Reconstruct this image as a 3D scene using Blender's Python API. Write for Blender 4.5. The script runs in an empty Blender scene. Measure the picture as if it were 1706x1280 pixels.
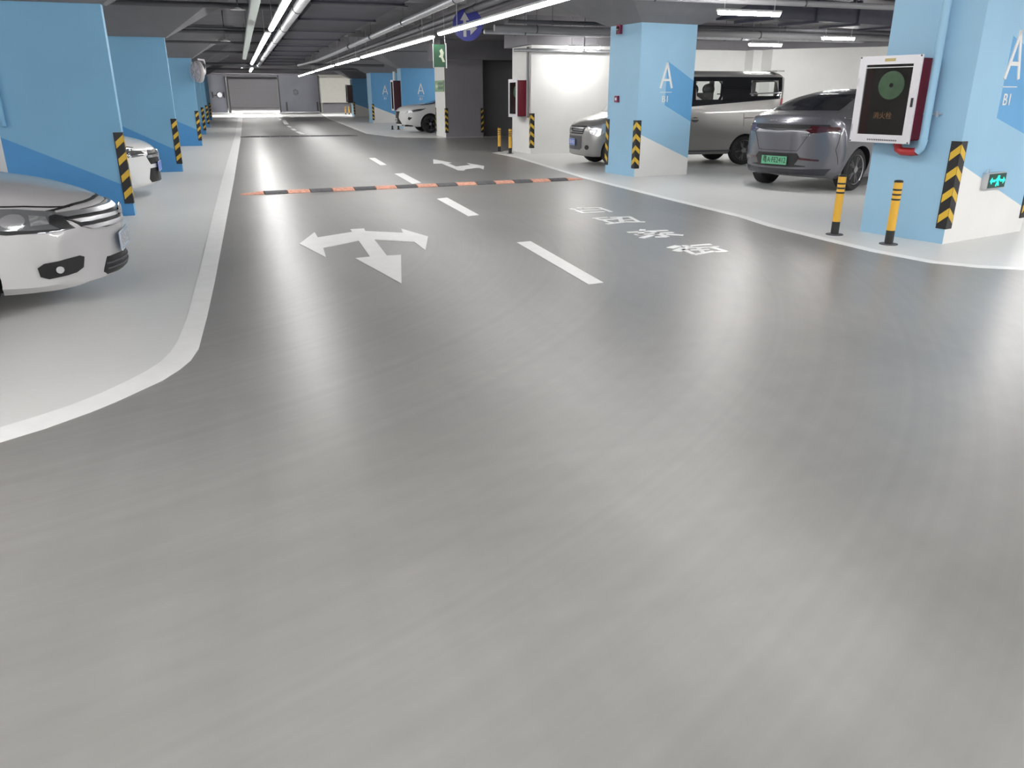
import bpy, bmesh, math, random
from mathutils import Vector, Matrix
from mathutils.bvhtree import BVHTree
from mathutils.geometry import tessellate_polygon
random.seed(7)
PI = math.pi
SC = bpy.context.scene
COL = SC.collection

# ------------------------------------------------------------------ camera, world, exposure
FPX, EYE = 1300.0, 1.5
PITCH, YAW = math.radians(20.2657), math.radians(18.2886)   # looking down 20 deg, 18 deg right of the driveway
cam_d = bpy.data.cameras.new('camera'); cam = bpy.data.objects.new('camera', cam_d); COL.objects.link(cam)
cam_d.sensor_fit = 'HORIZONTAL'; cam_d.sensor_width = 36.0; cam_d.lens = 36.0 * FPX / 1706.0
cam_d.clip_start = 0.05; cam_d.clip_end = 400
cam.location = (0, 0, EYE); cam.rotation_euler = (PI / 2 - PITCH, 0, -YAW)
SC.camera = cam
world = bpy.data.worlds.new('world'); SC.world = world; world.use_nodes = True
world.node_tree.nodes['Background'].inputs[0].default_value = (1, 1, 1, 1)
world.node_tree.nodes['Background'].inputs[1].default_value = 0.05
SC.view_settings.view_transform = 'Standard'; SC.view_settings.look = 'None'
SC.view_settings.exposure = 0.55; SC.view_settings.gamma = 1.0; SC.view_settings.use_curve_mapping = False
SC.cycles.max_bounces = 8; SC.cycles.diffuse_bounces = 4; SC.cycles.glossy_bounces = 4
SC.cycles.use_denoising = True
try: SC.cycles.sample_clamp_indirect = 6.0
except Exception: pass
STRIP = 30.0      # radiance of the light strips along the driveway
TUBE = 78.0       # radiance of the short tubes over the bays
SOFT = 0.25       # small reflectance boost is never used; kept for tuning

# survey helpers: turn a sighting (photo pixel) into a measured point in the building
def ray(px, py):
    u = (px - 853) / FPX; v = (640 - py) / FPX
    c, s = math.cos(PITCH), math.sin(PITCH)
    fw = c + v * s; up = -s + v * c
    return Vector((fw * math.sin(YAW) + u * math.cos(YAW), fw * math.cos(YAW) - u * math.sin(YAW), up))
def G(px, py, z=0.0):
    d = ray(px, py); t = (z - EYE) / d.z
    return (d.x * t, d.y * t)
def on_plane(px, py, p0, n):
    d = ray(px, py); o = Vector((0, 0, EYE)); t = (Vector(p0) - o).dot(n) / d.dot(n)
    return o + d * t

# ------------------------------------------------------------------ materials
def mat(name, col, rough=0.5, metal=0.0, emis=None, estr=0.0, coat=0.0, trans=0.0, spec=0.5, noise=0.0, nscale=3.0, bump=0.0, bscale=40.0):
    m = bpy.data.materials.new(name); m.use_nodes = True
    nt = m.node_tree; b = nt.nodes['Principled BSDF']
    b.inputs['Base Color'].default_value = (*col, 1); b.inputs['Roughness'].default_value = rough
    b.inputs['Metallic'].default_value = metal; b.inputs['Specular IOR Level'].default_value = spec
    b.inputs['Coat Weight'].default_value = coat; b.inputs['Coat Roughness'].default_value = 0.05
    b.inputs['Transmission Weight'].default_value = trans
    if emis: b.inputs['Emission Color'].default_value = (*emis, 1); b.inputs['Emission Strength'].default_value = estr
    tc = nt.nodes.new('ShaderNodeTexCoord')
    if noise > 0:
        n = nt.nodes.new('ShaderNodeTexNoise'); n.inputs['Scale'].default_value = nscale; n.inputs['Detail'].default_value = 5
        nt.links.new(tc.outputs['Object'], n.inputs['Vector'])
        r = nt.nodes.new('ShaderNodeMapRange'); r.inputs['From Min'].default_value = 0.3; r.inputs['From Max'].default_value = 0.7
        r.inputs['To Min'].default_value = 1 - noise; r.inputs['To Max'].default_value = 1 + noise
        nt.links.new(n.outputs['Fac'], r.inputs['Value'])
        mx = nt.nodes.new('ShaderNodeVectorMath'); mx.operation = 'SCALE'; mx.inputs[0].default_value = col
        nt.links.new(r.outputs['Result'], mx.inputs['Scale']); nt.links.new(mx.outputs[0], b.inputs['Base Color'])
    if bump > 0:
        n2 = nt.nodes.new('ShaderNodeTexNoise'); n2.inputs['Scale'].default_value = bscale
        nt.links.new(tc.outputs['Object'], n2.inputs['Vector'])
        bp = nt.nodes.new('ShaderNodeBump'); bp.inputs['Strength'].default_value = bump; bp.inputs['Distance'].default_value = 0.005
        nt.links.new(n2.outputs['Fac'], bp.inputs['Height']); nt.links.new(bp.outputs['Normal'], b.inputs['Normal'])
    return m

def floor_mat(name, col, rmin, rmax, var, coat):
    m = bpy.data.materials.new(name); m.use_nodes = True
    nt = m.node_tree; L = nt.links; b = nt.nodes['Principled BSDF']
    tc = nt.nodes.new('ShaderNodeTexCoord')
    def noise(sc, loc, scale, detail, rot=0, rough=0.6):
        mp = nt.nodes.new('ShaderNodeMapping'); mp.inputs['Scale'].default_value = sc; mp.inputs['Location'].default_value = loc
        mp.inputs['Rotation'].default_value = (0, 0, rot)
        n = nt.nodes.new('ShaderNodeTexNoise'); n.inputs['Scale'].default_value = scale; n.inputs['Detail'].default_value = detail
        n.inputs['Roughness'].default_value = rough
        L.new(tc.outputs['Object'], mp.inputs['Vector']); L.new(mp.outputs[0], n.inputs['Vector']); return n
    n1 = noise((1, 1, 0.01), (3, 1, 0), 0.55, 4)                 # large clouds
    n2 = noise((6, 0.5, 0.01), (0, 5, 0), 1.2, 2, 0, 0.5)               # tyre streaks along the lane
    n3 = noise((0.6, 7, 0.01), (7, 0, 0), 1.1, 2, 0.45, 0.5)          # sweeping streaks across
    def mr(n, a, c2, f0=0.3, f1=0.7):
        r = nt.nodes.new('ShaderNodeMapRange'); r.inputs['From Min'].default_value = f0; r.inputs['From Max'].default_value = f1
        r.inputs['To Min'].default_value = a; r.inputs['To Max'].default_value = c2; L.new(n.outputs['Fac'], r.inputs['Value']); return r
    a1 = mr(n1, 1 - var, 1 + var); a2 = mr(n2, 1 - var * .25, 1 + var * .25); a3 = mr(n3, 1 - var * .3, 1 + var * .3)
    p = nt.nodes.new('ShaderNodeMath'); p.operation = 'MULTIPLY'; L.new(a1.outputs[0], p.inputs[0]); L.new(a2.outputs[0], p.inputs[1])
    q = nt.nodes.new('ShaderNodeMath'); q.operation = 'MULTIPLY'; L.new(p.outputs[0], q.inputs[0]); L.new(a3.outputs[0], q.inputs[1])
    # faint concentric polishing / turning streaks around the corner of the left bays
    sub = nt.nodes.new('ShaderNodeVectorMath'); sub.operation = 'SUBTRACT'; L.new(tc.outputs['Object'], sub.inputs[0]); sub.inputs[1].default_value = (-3.2, 9.5, 0)
    ln = nt.nodes.new('ShaderNodeVectorMath'); ln.operation = 'LENGTH'; L.new(sub.outputs[0], ln.inputs[0])
    n4 = nt.nodes.new('ShaderNodeTexNoise'); n4.noise_dimensions = '1D'; n4.inputs['Scale'].default_value = 14; n4.inputs['Detail'].default_value = 3; L.new(ln.outputs['Value'], n4.inputs['W'])
    a4 = mr(n4, 1 - var * .3, 1 + var * .3)
    q2 = nt.nodes.new('ShaderNodeMath'); q2.operation = 'MULTIPLY'; L.new(q.outputs[0], q2.inputs[0]); L.new(a4.outputs[0], q2.inputs[1]); q = q2
    mx = nt.nodes.new('ShaderNodeVectorMath'); mx.operation = 'SCALE'; mx.inputs[0].default_value = col
    L.new(q.outputs[0], mx.inputs['Scale']); L.new(mx.outputs[0], b.inputs['Base Color'])
    r1 = mr(n3, rmin, rmax); r2 = mr(n1, -0.01, 0.02)
    ad = nt.nodes.new('ShaderNodeMath'); ad.operation = 'ADD'; L.new(r1.outputs[0], ad.inputs[0]); L.new(r2.outputs[0], ad.inputs[1])
    L.new(ad.outputs[0], b.inputs['Roughness'])
    nb = noise((1, 1, 0.01), (0, 0, 0), 1.6, 2)
    bp = nt.nodes.new('ShaderNodeBump'); bp.inputs['Strength'].default_value = 0.08; bp.inputs['Distance'].default_value = 0.01
    L.new(nb.outputs['Fac'], bp.inputs['Height']); L.new(bp.outputs['Normal'], b.inputs['Normal'])
    b.inputs['Specular IOR Level'].default_value = 0.5
    b.inputs['Coat Weight'].default_value = coat; b.inputs['Coat Roughness'].default_value = 0.16
    return m

M = {}
M['road'] = floor_mat('road_epoxy', (0.252, 0.246, 0.238), 0.335, 0.355, 0.11, 0.0)
M['bay'] = floor_mat('bay_epoxy', (0.72, 0.722, 0.71), 0.36, 0.42, 0.02, 0.0)
M['paint_white'] = mat('road_paint_white', (0.90, 0.90, 0.89), 0.4, noise=0.03, nscale=6)
M['wall_white'] = mat('wall_white', (0.82, 0.82, 0.80), 0.7, noise=0.03, nscale=1.5, bump=0.1)
M['wall_cream'] = mat('wall_cream', (0.74, 0.73, 0.66), 0.7, noise=0.03)
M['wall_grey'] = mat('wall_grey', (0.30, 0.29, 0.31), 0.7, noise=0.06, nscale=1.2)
M['ceil'] = mat('ceiling_grey', (0.22, 0.213, 0.23), 0.8, noise=0.12, nscale=0.8)
M['capital'] = mat('capital_grey', (0.20, 0.197, 0.21), 0.8, noise=0.05)
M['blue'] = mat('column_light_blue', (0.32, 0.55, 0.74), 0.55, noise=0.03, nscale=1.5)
M['blue_left'] = mat('column_blue_shaded', (0.20, 0.44, 0.66), 0.55, noise=0.03, nscale=1.5)  # column blue darkened: the dimmer light on the left is in the colour
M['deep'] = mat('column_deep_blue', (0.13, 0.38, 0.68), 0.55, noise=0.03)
M['deep_left'] = mat('column_deep_blue_shaded', (0.07, 0.29, 0.61), 0.55, noise=0.03)  # deep blue with the left side's shade mixed in
M['rubber'] = mat('black_rubber', (0.018, 0.018, 0.02), 0.5)
M['yellow'] = mat('reflective_yellow', (0.72, 0.47, 0.05), 0.4)
M['bollard'] = mat('bollard_yellow', (0.80, 0.45, 0.05), 0.35, coat=0.3)
M['black'] = mat('black_enamel', (0.02, 0.022, 0.02), 0.35)
M['dark'] = mat('dark_plastic', (0.012, 0.012, 0.014), 0.45)
M['chrome'] = mat('chrome', (0.8, 0.8, 0.82), 0.12, 1.0)
M['steel'] = mat('brushed_steel', (0.6, 0.6, 0.62), 0.35, 0.9)
M['galv'] = mat('galvanised_steel', (0.55, 0.56, 0.58), 0.4, 0.7, noise=0.1, nscale=8)
M['tray'] = mat('tray_green_grey', (0.42, 0.47, 0.45), 0.5, 0.2)
M['duct'] = mat('duct_blue_grey', (0.055, 0.055, 0.08), 0.6, 0.0, noise=0.15, nscale=2)
M['pipe_dark'] = mat('pipe_dark_grey', (0.09, 0.09, 0.10), 0.6)
M['pipe_grey'] = mat('pipe_grey', (0.30, 0.30, 0.31), 0.5)
M['strip'] = mat('led_strip', (1, 1, 1), 0.5, emis=(1.0, 0.985, 0.965), estr=STRIP)
M['far_tube'] = mat('led_strip_far', (1, 1, 1), 0.5, emis=(1.0, 0.985, 0.965), estr=190.0)
M['tube'] = mat('led_tube', (1, 1, 1), 0.5, emis=(1.0, 0.985, 0.965), estr=TUBE)
M['lamp_body'] = mat('lamp_housing', (0.6, 0.6, 0.6), 0.5)
M['bump_black'] = mat('bump_rubber_black', (0.10, 0.10, 0.105), 0.7, noise=0.2, nscale=20)
M['bump_red'] = mat('bump_rubber_orange', (0.72, 0.36, 0.26), 0.7, noise=0.2, nscale=20)
M['silver'] = mat('car_paint_silver', (0.60, 0.59, 0.60), 0.38, 0.12, coat=0.8)
M['white_car'] = mat('car_paint_white', (0.80, 0.80, 0.80), 0.3, coat=0.8)
M['grey_car'] = mat('car_paint_grey', (0.15, 0.15, 0.17), 0.3, 0.5, coat=1.0)
M['van'] = mat('car_paint_champagne', (0.40, 0.39, 0.375), 0.30, 0.6, coat=0.8)
M['glass_dark'] = mat('tinted_glass', (0.012, 0.013, 0.016), 0.06, coat=0.3)
M['glass_clear'] = mat('clear_glass', (0.9, 0.95, 0.95), 0.02, trans=1.0)
def thin_glass(name, tint, gloss):
    m = bpy.data.materials.new(name); m.use_nodes = True; nt = m.node_tree; nt.nodes.clear()
    o = nt.nodes.new('ShaderNodeOutputMaterial'); t = nt.nodes.new('ShaderNodeBsdfTransparent'); g = nt.nodes.new('ShaderNodeBsdfGlossy'); x = nt.nodes.new('ShaderNodeMixShader')
    t.inputs[0].default_value = (*tint, 1); g.inputs['Roughness'].default_value = 0.03; x.inputs[0].default_value = gloss
    nt.links.new(t.outputs[0], x.inputs[1]); nt.links.new(g.outputs[0], x.inputs[2]); nt.links.new(x.outputs[0], o.inputs[0]); return m
M['glass_clear'] = thin_glass('clear_glass', (0.92, 0.94, 0.93), 0.06)
M['lamp_glass'] = mat('headlamp_glass', (0.32, 0.33, 0.35), 0.1, 0.6, coat=1.0)
M['lamp_bright'] = mat('headlamp_reflector', (0.85, 0.86, 0.88), 0.15, 0.8, coat=1.0)
M['tyre'] = mat('tyre_rubber', (0.02, 0.02, 0.022), 0.75)
M['rim'] = mat('alloy_rim', (0.45, 0.45, 0.47), 0.3, 0.9)
M['red_lamp'] = mat('tail_lamp_red', (0.45, 0.02, 0.03), 0.15, coat=1.0)
M['red_dark'] = mat('tail_lamp_dark_red', (0.06, 0.006, 0.012), 0.15, coat=1.0)
M['plate_blue'] = mat('plate_blue', (0.06, 0.16, 0.62), 0.35)
M['plate_pale'] = mat('plate_glare_blue', (0.33, 0.45, 0.62), 0.25)  # plate blue paled by glare that is painted into the colour
M['plate_green'] = mat('plate_green', (0.15, 0.48, 0.28), 0.35)
M['plate_white'] = mat('plate_white', (0.7, 0.7, 0.7), 0.35)
M['white'] = mat('white_enamel', (0.82, 0.82, 0.84), 0.4)
M['cabinet_red'] = mat('cabinet_red', (0.22, 0.012, 0.03), 0.4, noise=0.1)
M['cabinet_in'] = mat('cabinet_inside', (0.012, 0.006, 0.008), 0.6)
M['cabinet_dark'] = mat('cabinet_dark_maroon', (0.06, 0.012, 0.02), 0.4)
M['alu'] = mat('aluminium_frame', (0.74, 0.73, 0.76), 0.4, 0.15)
M['hose'] = mat('green_hose', (0.55, 0.95, 0.58), 0.6, noise=0.15, nscale=12)
M['brass'] = mat('brass_label', (0.45, 0.36, 0.16), 0.4, 0.5)
M['sign_blue'] = mat('sign_blue', (0.03, 0.035, 0.22), 0.45)
M['sign_grey'] = mat('sign_symbol', (0.38, 0.38, 0.38), 0.5)
M['sign_green'] = mat('sign_green', (0.02, 0.10, 0.045), 0.4)
M['sign_green_pale'] = mat('sign_green_pale', (0.20, 0.38, 0.17), 0.5)
M['sign_pale'] = mat('sign_pale_symbol', (0.62, 0.70, 0.52), 0.5)
M['exit_face'] = mat('exit_face', (0.0, 0.05, 0.04), 0.3)
M['exit_glow'] = mat('exit_glow', (0.0, 0.6, 0.45), 0.4, emis=(0.02, 0.95, 0.62), estr=1.1)
M['alarm'] = mat('alarm_red', (0.20, 0.012, 0.06), 0.4)
M['door_grey'] = mat('blast_door_grey', (0.27, 0.275, 0.32), 0.5, 0.1, noise=0.08, nscale=1)
M['door_dark'] = mat('blast_door_dark', (0.075, 0.075, 0.08), 0.5, 0.1)
M['shutter'] = mat('shutter_grey', (0.45, 0.44, 0.46), 0.6)
M['fan_grey'] = mat('fan_grey', (0.55, 0.52, 0.53), 0.45, 0.1)
M['fan_white'] = mat('fan_white', (0.78, 0.74, 0.80), 0.4)

# ------------------------------------------------------------------ geometry helpers
class MB:
    def __init__(s): s.v = []; s.f = []; s.mi = []
    def add(s, vs, fs, mi=0):
        b = len(s.v); s.v += [tuple(v) for v in vs]; s.f += [tuple(b + i for i in f) for f in fs]; s.mi += [mi] * len(fs); return s
    def box(s, c, size, rz=0.0, mi=0, bev=0):
        cx, cy, cz = c; a, b2, h = size[0] / 2, size[1] / 2, size[2] / 2
        ca, sa = math.cos(rz), math.sin(rz); vs = []
        for z in (-h, h):
            for x, y in ((-a, -b2), (a, -b2), (a, b2), (-a, b2)):
                vs.append((cx + x * ca - y * sa, cy + x * sa + y * ca, cz + z))
        return s.add(vs, [(0, 3, 2, 1), (4, 5, 6, 7), (0, 1, 5, 4), (1, 2, 6, 5), (2, 3, 7, 6), (3, 0, 4, 7)], mi)
    def prism(s, poly, z0, z1, mi=0):          # poly counterclockwise, xy
        n = len(poly); vs = [(x, y, z0) for x, y in poly] + [(x, y, z1) for x, y in poly]
        fs = [(i, (i + 1) % n, n + (i + 1) % n, n + i) for i in range(n)]
        for t in tessellate_polygon([[Vector((x, y, 0)) for x, y in poly]]):
            a, b2, c = t
            s_ = (poly[b2][0]-poly[a][0])*(poly[c][1]-poly[a][1])-(poly[b2][1]-poly[a][1])*(poly[c][0]-poly[a][0])
            if s_ < 0: b2, c = c, b2
            fs.append((n + a, n + b2, n + c)); fs.append((a, c, b2))
        return s.add(vs, fs, mi)
    def tube(s, pts, r, seg=10, mi=0, cap=True):
        pts = [Vector(p) for p in pts]; n = len(pts); vs = []; fs = []
        t0 = (pts[1] - pts[0]).normalized(); up = Vector((0, 0, 1)) if abs(t0.z) < .9 else Vector((1, 0, 0))
        for i, p in enumerate(pts):
            t = (pts[min(i + 1, n - 1)] - pts[max(i - 1, 0)]).normalized()
            a = t.cross(up).normalized(); b2 = a.cross(t).normalized()
            rr = r[i] if isinstance(r, (list, tuple)) else r
            for k in range(seg):
                an = 2 * PI * k / seg; vs.append(p + a * math.cos(an) * rr + b2 * math.sin(an) * rr)
        for i in range(n - 1):
            for k in range(seg):
                k2 = (k + 1) % seg; fs.append((i * seg + k, i * seg + k2, (i + 1) * seg + k2, (i + 1) * seg + k))
        if cap: fs.append(tuple(range(seg))[::-1]); fs.append(tuple((n - 1) * seg + k for k in range(seg)))
        return s.add(vs, fs, mi)
    def lathe(s, prof, seg=24, axis='z', c=(0, 0, 0), mi=0):   # prof: (radius, height)
        vs = []; fs = []; n = len(prof)
        for (r, h) in prof:
            for k in range(seg):
                an = 2 * PI * k / seg; x, y = r * math.cos(an), r * math.sin(an)
                p = (x, y, h) if axis == 'z' else ((x, h, y) if axis == 'y' else (h, x, y))
                vs.append((p[0] + c[0], p[1] + c[1], p[2] + c[2]))
        for i in range(n - 1):
            for k in range(seg):
                k2 = (k + 1) % seg; fs.append((i * seg + k, i * seg + k2, (i + 1) * seg + k2, (i + 1) * seg + k))
        fs.append(tuple(range(seg))[::-1]); fs.append(tuple((n - 1) * seg + k for k in range(seg)))
        return s.add(vs, fs, mi)
    def build(s, name, mats, parent=None, smooth=None):
        me = bpy.data.meshes.new(name); me.from_pydata(s.v, [], s.f)
        if not isinstance(mats, (list, tuple)): mats = [mats]
        for m in mats: me.materials.append(M[m] if isinstance(m, str) else m)
        for p, i in zip(me.polygons, s.mi): p.material_index = i
        bm = bmesh.new(); bm.from_mesh(me); bmesh.ops.recalc_face_normals(bm, faces=bm.faces); bm.to_mesh(me); bm.free()
        if smooth:
            me.polygons.foreach_set('use_smooth', [True] * len(me.polygons)); me.set_sharp_from_angle(angle=math.radians(smooth))
        o = bpy.data.objects.new(name, me); COL.objects.link(o)
        if parent: o.parent = parent
        return o

def tag(o, label=None, cat=None, group=None, kind=None):
    if label: o['label'] = label
    if cat: o['category'] = cat
    if group: o['group'] = group
    if kind: o['kind'] = kind
    return o
def thing(name, label, cat, loc=(0, 0, 0), rz=0.0, group=None, kind=None):
    o = bpy.data.objects.new(name, None); COL.objects.link(o); o.location = loc; o.rotation_euler = (0, 0, rz)
    o.empty_display_size = 0.1
    return tag(o, label, cat, group, kind)
def copy_tree(o, parent=None):
    c = o.copy(); COL.objects.link(c); c.parent = parent
    for ch in list(o.children): copy_tree(ch, c)
    return c
def slab_poly(name, pts, z0, z1, m, parent=None): return MB().prism(pts, z0, z1).build(name, m, parent)
def text_obj(name, body, size, depth, m, parent, mtx):
    cu = bpy.data.curves.new(name, 'FONT'); cu.body = body; cu.size = size; cu.extrude = depth; cu.align_x = 'CENTER'; cu.align_y = 'CENTER'; cu.resolution_u = 3
    t = bpy.data.objects.new(name + '_t', cu); COL.objects.link(t)
    dg = bpy.context.evaluated_depsgraph_get(); me = bpy.data.meshes.new_from_object(t.evaluated_get(dg))
    bpy.data.objects.remove(t); bpy.data.curves.remove(cu)
    me.transform(mtx); me.materials.clear(); me.materials.append(M[m])
    o = bpy.data.objects.new(name, me); COL.objects.link(o); o.parent = parent
    return o
def frame_mtx(o, xdir, zdir):     # text plane: x along xdir, y up along zdir
    x = Vector(xdir).normalized(); y = Vector(zdir).normalized(); n = x.cross(y)
    m = Matrix((x, y, n)).transposed().to_4x4(); m.translation = Vector(o); return m

# ------------------------------------------------------------------ structure: floors
TOPZ = 3.45
slab_poly('floor', [(-9, -12), (18, -12), (18, 85), (-9, 85)], -0.2, 0.0, 'bay')['kind'] = 'structure'
L_out = [(402, 225), (390, 300), (375, 380), (358, 470), (345, 530), (331, 583), (318, 602), (300, 617), (270, 636), (235, 652), (192, 672), (150, 689), (75, 716), (0, 739)]
L_in = [(392, 225), (370, 300), (350, 380), (328, 470), (312, 530), (296, 570), (284, 588), (268, 604), (245, 619), (215, 635), (170, 656), (120, 676), (60, 696), (0, 714)]
Lo = [(0.35, 83.0)] + [G(*p) for p in L_out] + [(-2.2, 3.42), (-4.5, 2.9), (-8.98, 2.6)]
Li = [(0.0, 83.0)] + [G(*p) for p in L_in] + [(-2.25, 3.62), (-4.5, 3.08), (-8.98, 2.78)]
R_ = [(850, 250), (820, 255), (860, 263), (970, 297), (1100, 330), (1230, 362), (1280, 378), (1376, 402), (1450, 420), (1550, 439), (1630, 447), (1706, 451)]
Ro = [(9.0, 22.95), (7.6, 22.9)] + [G(*p) for p in R_[1:]] + [(7.7, 4.95), (10, 4.7), (17.98, 4.6)]
F_ = [(534, 189), (545, 197), (570, 207), (610, 223), (660, 229), (722, 230)]
Fo = [G(*p) for p in F_] + [(9.5, 30.45), (17.98, 30.45)]
Lm = [((a[0] + b[0]) / 2, (a[1] + b[1]) / 2) for a, b in zip(Lo, Li)]
road = list(Lm) + [(-9, -12), (18, -12)] + list(reversed(Ro[0:])) + [(18, 22.95)][:0]
road_main = list(Lm) + [(-9, -12), (18, -12)] + list(reversed(Ro)) + [(17.9, 22.95), (17.9, 30.45)] + list(reversed(Fo[:-1])) + [(7.3, 83)]
area = sum(road_main[i][0] * road_main[(i + 1) % len(road_main)][1] - road_main[(i + 1) % len(road_main)][0] * road_main[i][1] for i in range(len(road_main)))
if area < 0: road_main.reverse()
rmb = MB(); rmb.add([(-3.5, 85, 0), (10.5, 85, 0), (10.5, 101, .27), (-3.5, 101, .27), (-3.5, 85, -.2), (10.5, 85, -.2), (10.5, 101, -.2), (-3.5, 101, -.2)], [(0, 1, 2, 3), (7, 6, 5, 4), (0, 4, 5, 1), (1, 5, 6, 2), (2, 6, 7, 3), (3, 7, 4, 0)])
tag(rmb.build('floor_ramp', 'bay'), kind='structure')
tag(slab_poly('floor_driveway', road_main, -0.1, 0.003, 'road'), kind='structure')

def strip_poly(name, a, b, label, cat, m='paint_white', z0=0.0, z1=0.006, group=None):
    mb = MB()
    for i in range(len(a) - 1):
        q = [a[i], a[i + 1], b[i + 1], b[i]]
        A = sum(q[k][0] * q[(k + 1) % 4][1] - q[(k + 1) % 4][0] * q[k][1] for k in range(4))
        if A < 0: q.reverse()
        mb.prism(q, z0, z1)
    return tag(mb.build(name, m), label, cat, group)
def offset_line(pts, w):
    out = []
    for i, p in enumerate(pts):
        a = Vector(pts[max(i - 1, 0)]); b = Vector(pts[min(i + 1, len(pts) - 1)]); d = (b - a).normalized(); n = Vector((-d.y, d.x))
        out.append((p[0] + n.x * w, p[1] + n.y * w))
    return out
strip_poly('edge_line', Lo, Li, 'wide white edge line along the left bays, curving away left in the foreground', 'road marking')
strip_poly('edge_line', Ro, offset_line(Ro, 0.13), 'white edge line along the right bays, past the bollards and blue columns', 'road marking')
strip_poly('edge_line', Fo, offset_line(Fo, 0.16), 'far white edge line curving in front of the white crossover car', 'road marking')

# ------------------------------------------------------------------ structure: ceiling and walls
def wall(name, p0, p1, z0, z1, th, m, side=1):
    a = Vector(p0); b = Vector(p1); d = (b - a).normalized(); n = Vector((-d.y, d.x)) * th * side
    pts = [tuple(a), tuple(b), tuple(b + n), tuple(a + n)]
    if side < 0: pts.reverse()
    return tag(slab_poly(name, pts, z0, z1, m), kind='structure')
tag(slab_poly('ceiling', [(-9.2, -12.2), (18.2, -12.2), (18.2, 102), (-9.2, 102)], TOPZ, TOPZ + 0.3, 'ceil'), kind='structure')
wall('wall_left', (-9, 85), (-9, -12), 0, TOPZ, 0.2, 'wall_white', -1)
wall('wall_right', (18, -12), (18, 85), 0, TOPZ, 0.2, 'wall_white', -1)
wall('wall_back', (-9.2, -12), (18.2, -12), 0, TOPZ, 0.2, 'wall_white', -1)
# white store block beside the side passage, then the back wall of the near right bays
def poly_wall(name, pts, z0, z1, m, kind='structure'): return tag(slab_poly(name, pts, z0, z1, m), kind=kind)
WX, WY = 7.48, 21.0
poly_wall('wall_block', [(7.48, 21.0), (9.85, 21.0), (9.85, 21.65), (14.45, 21.65), (14.45, 21.25), (14.75, 21.25), (14.75, 20.75), (16.9, 18.6), (17.98, 18.6), (17.98, 22.6), (7.48, 22.6)], 0, 2.76, 'wall_white')
poly_wall('beam_block', [(7.3, 20.85), (9.9, 20.85), (9.9, 21.45), (14.4, 21.45), (16.8, 18.4), (17.98, 18.4), (17.98, 22.8), (7.3, 22.8)], 2.76, TOPZ, 'ceil')
poly_wall('wall_bays', [(16.9, 5.6), (17.98, 5.6), (17.98, 18.6), (16.9, 18.6)], 0, 2.76, 'wall_white')
poly_wall('beam_bays', [(16.7, 5.4), (17.98, 5.4), (17.98, 18.4), (16.7, 18.4)], 2.76, TOPZ, 'ceil')
# pier and recess across the side passage; unlit faces carry their shade as grey
pier = MB(); 
P0, P1 = (7.5, 30.8), (9.0, 30.8)
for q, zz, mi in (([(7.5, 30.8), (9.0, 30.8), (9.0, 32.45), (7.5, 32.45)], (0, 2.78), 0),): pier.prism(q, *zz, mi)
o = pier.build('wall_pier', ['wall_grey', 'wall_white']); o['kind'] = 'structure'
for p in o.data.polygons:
    if p.normal.x < -0.9: p.material_index = 1  # lit driveway face white, the other faces greyed as shade
poly_wall('wall_recess', [(9.0, 32.2), (17.98, 32.2), (17.98, 32.6), (9.0, 32.6)], 0, 2.9, 'wall_grey')  # shade of the recess put into the wall colour
poly_wall('beam_passage', [(7.3, 30.5), (17.98, 30.5), (17.98, 32.7), (7.3, 32.7)], 2.78, TOPZ, 'ceil')
# far end
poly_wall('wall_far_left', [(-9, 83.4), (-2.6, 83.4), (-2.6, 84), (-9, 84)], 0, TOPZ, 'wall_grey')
poly_wall('wall_far_right', [(7.7, 83.6), (17.98, 83.6), (17.98, 84.2), (7.7, 84.2)], 0, TOPZ, 'wall_cream')
poly_wall('wall_ramp_left', [(-3.6, 84), (-3.2, 84), (-3.2, 101), (-3.6, 101)], 0, TOPZ, 'wall_white')
poly_wall('wall_ramp_right', [(10.2, 84.2), (10.6, 84.2), (10.6, 101), (10.2, 101)], 0, TOPZ, 'wall_white')
poly_wall('wall_ramp_end', [(-3.6, 101), (10.6, 101), (10.6, 101.4), (-3.6, 101.4)], 0, TOPZ, 'wall_grey')
poly_wall('beam_door', [(-2.6, 83.7), (7.7, 83.7), (7.7, 84.3), (-2.6, 84.3)], 3.3, TOPZ, 'ceil')
tag(MB().box((9.0, 81.2, 2.0), (2.9, 1.2, 2.2)).build('trim_1', 'wall_cream'), kind='structure')
tag(MB().box((9.0, 81.3, 0.45), (2.5, 0.4, 0.9)).build('trim_2', 'wall_grey'), kind='structure')

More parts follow.
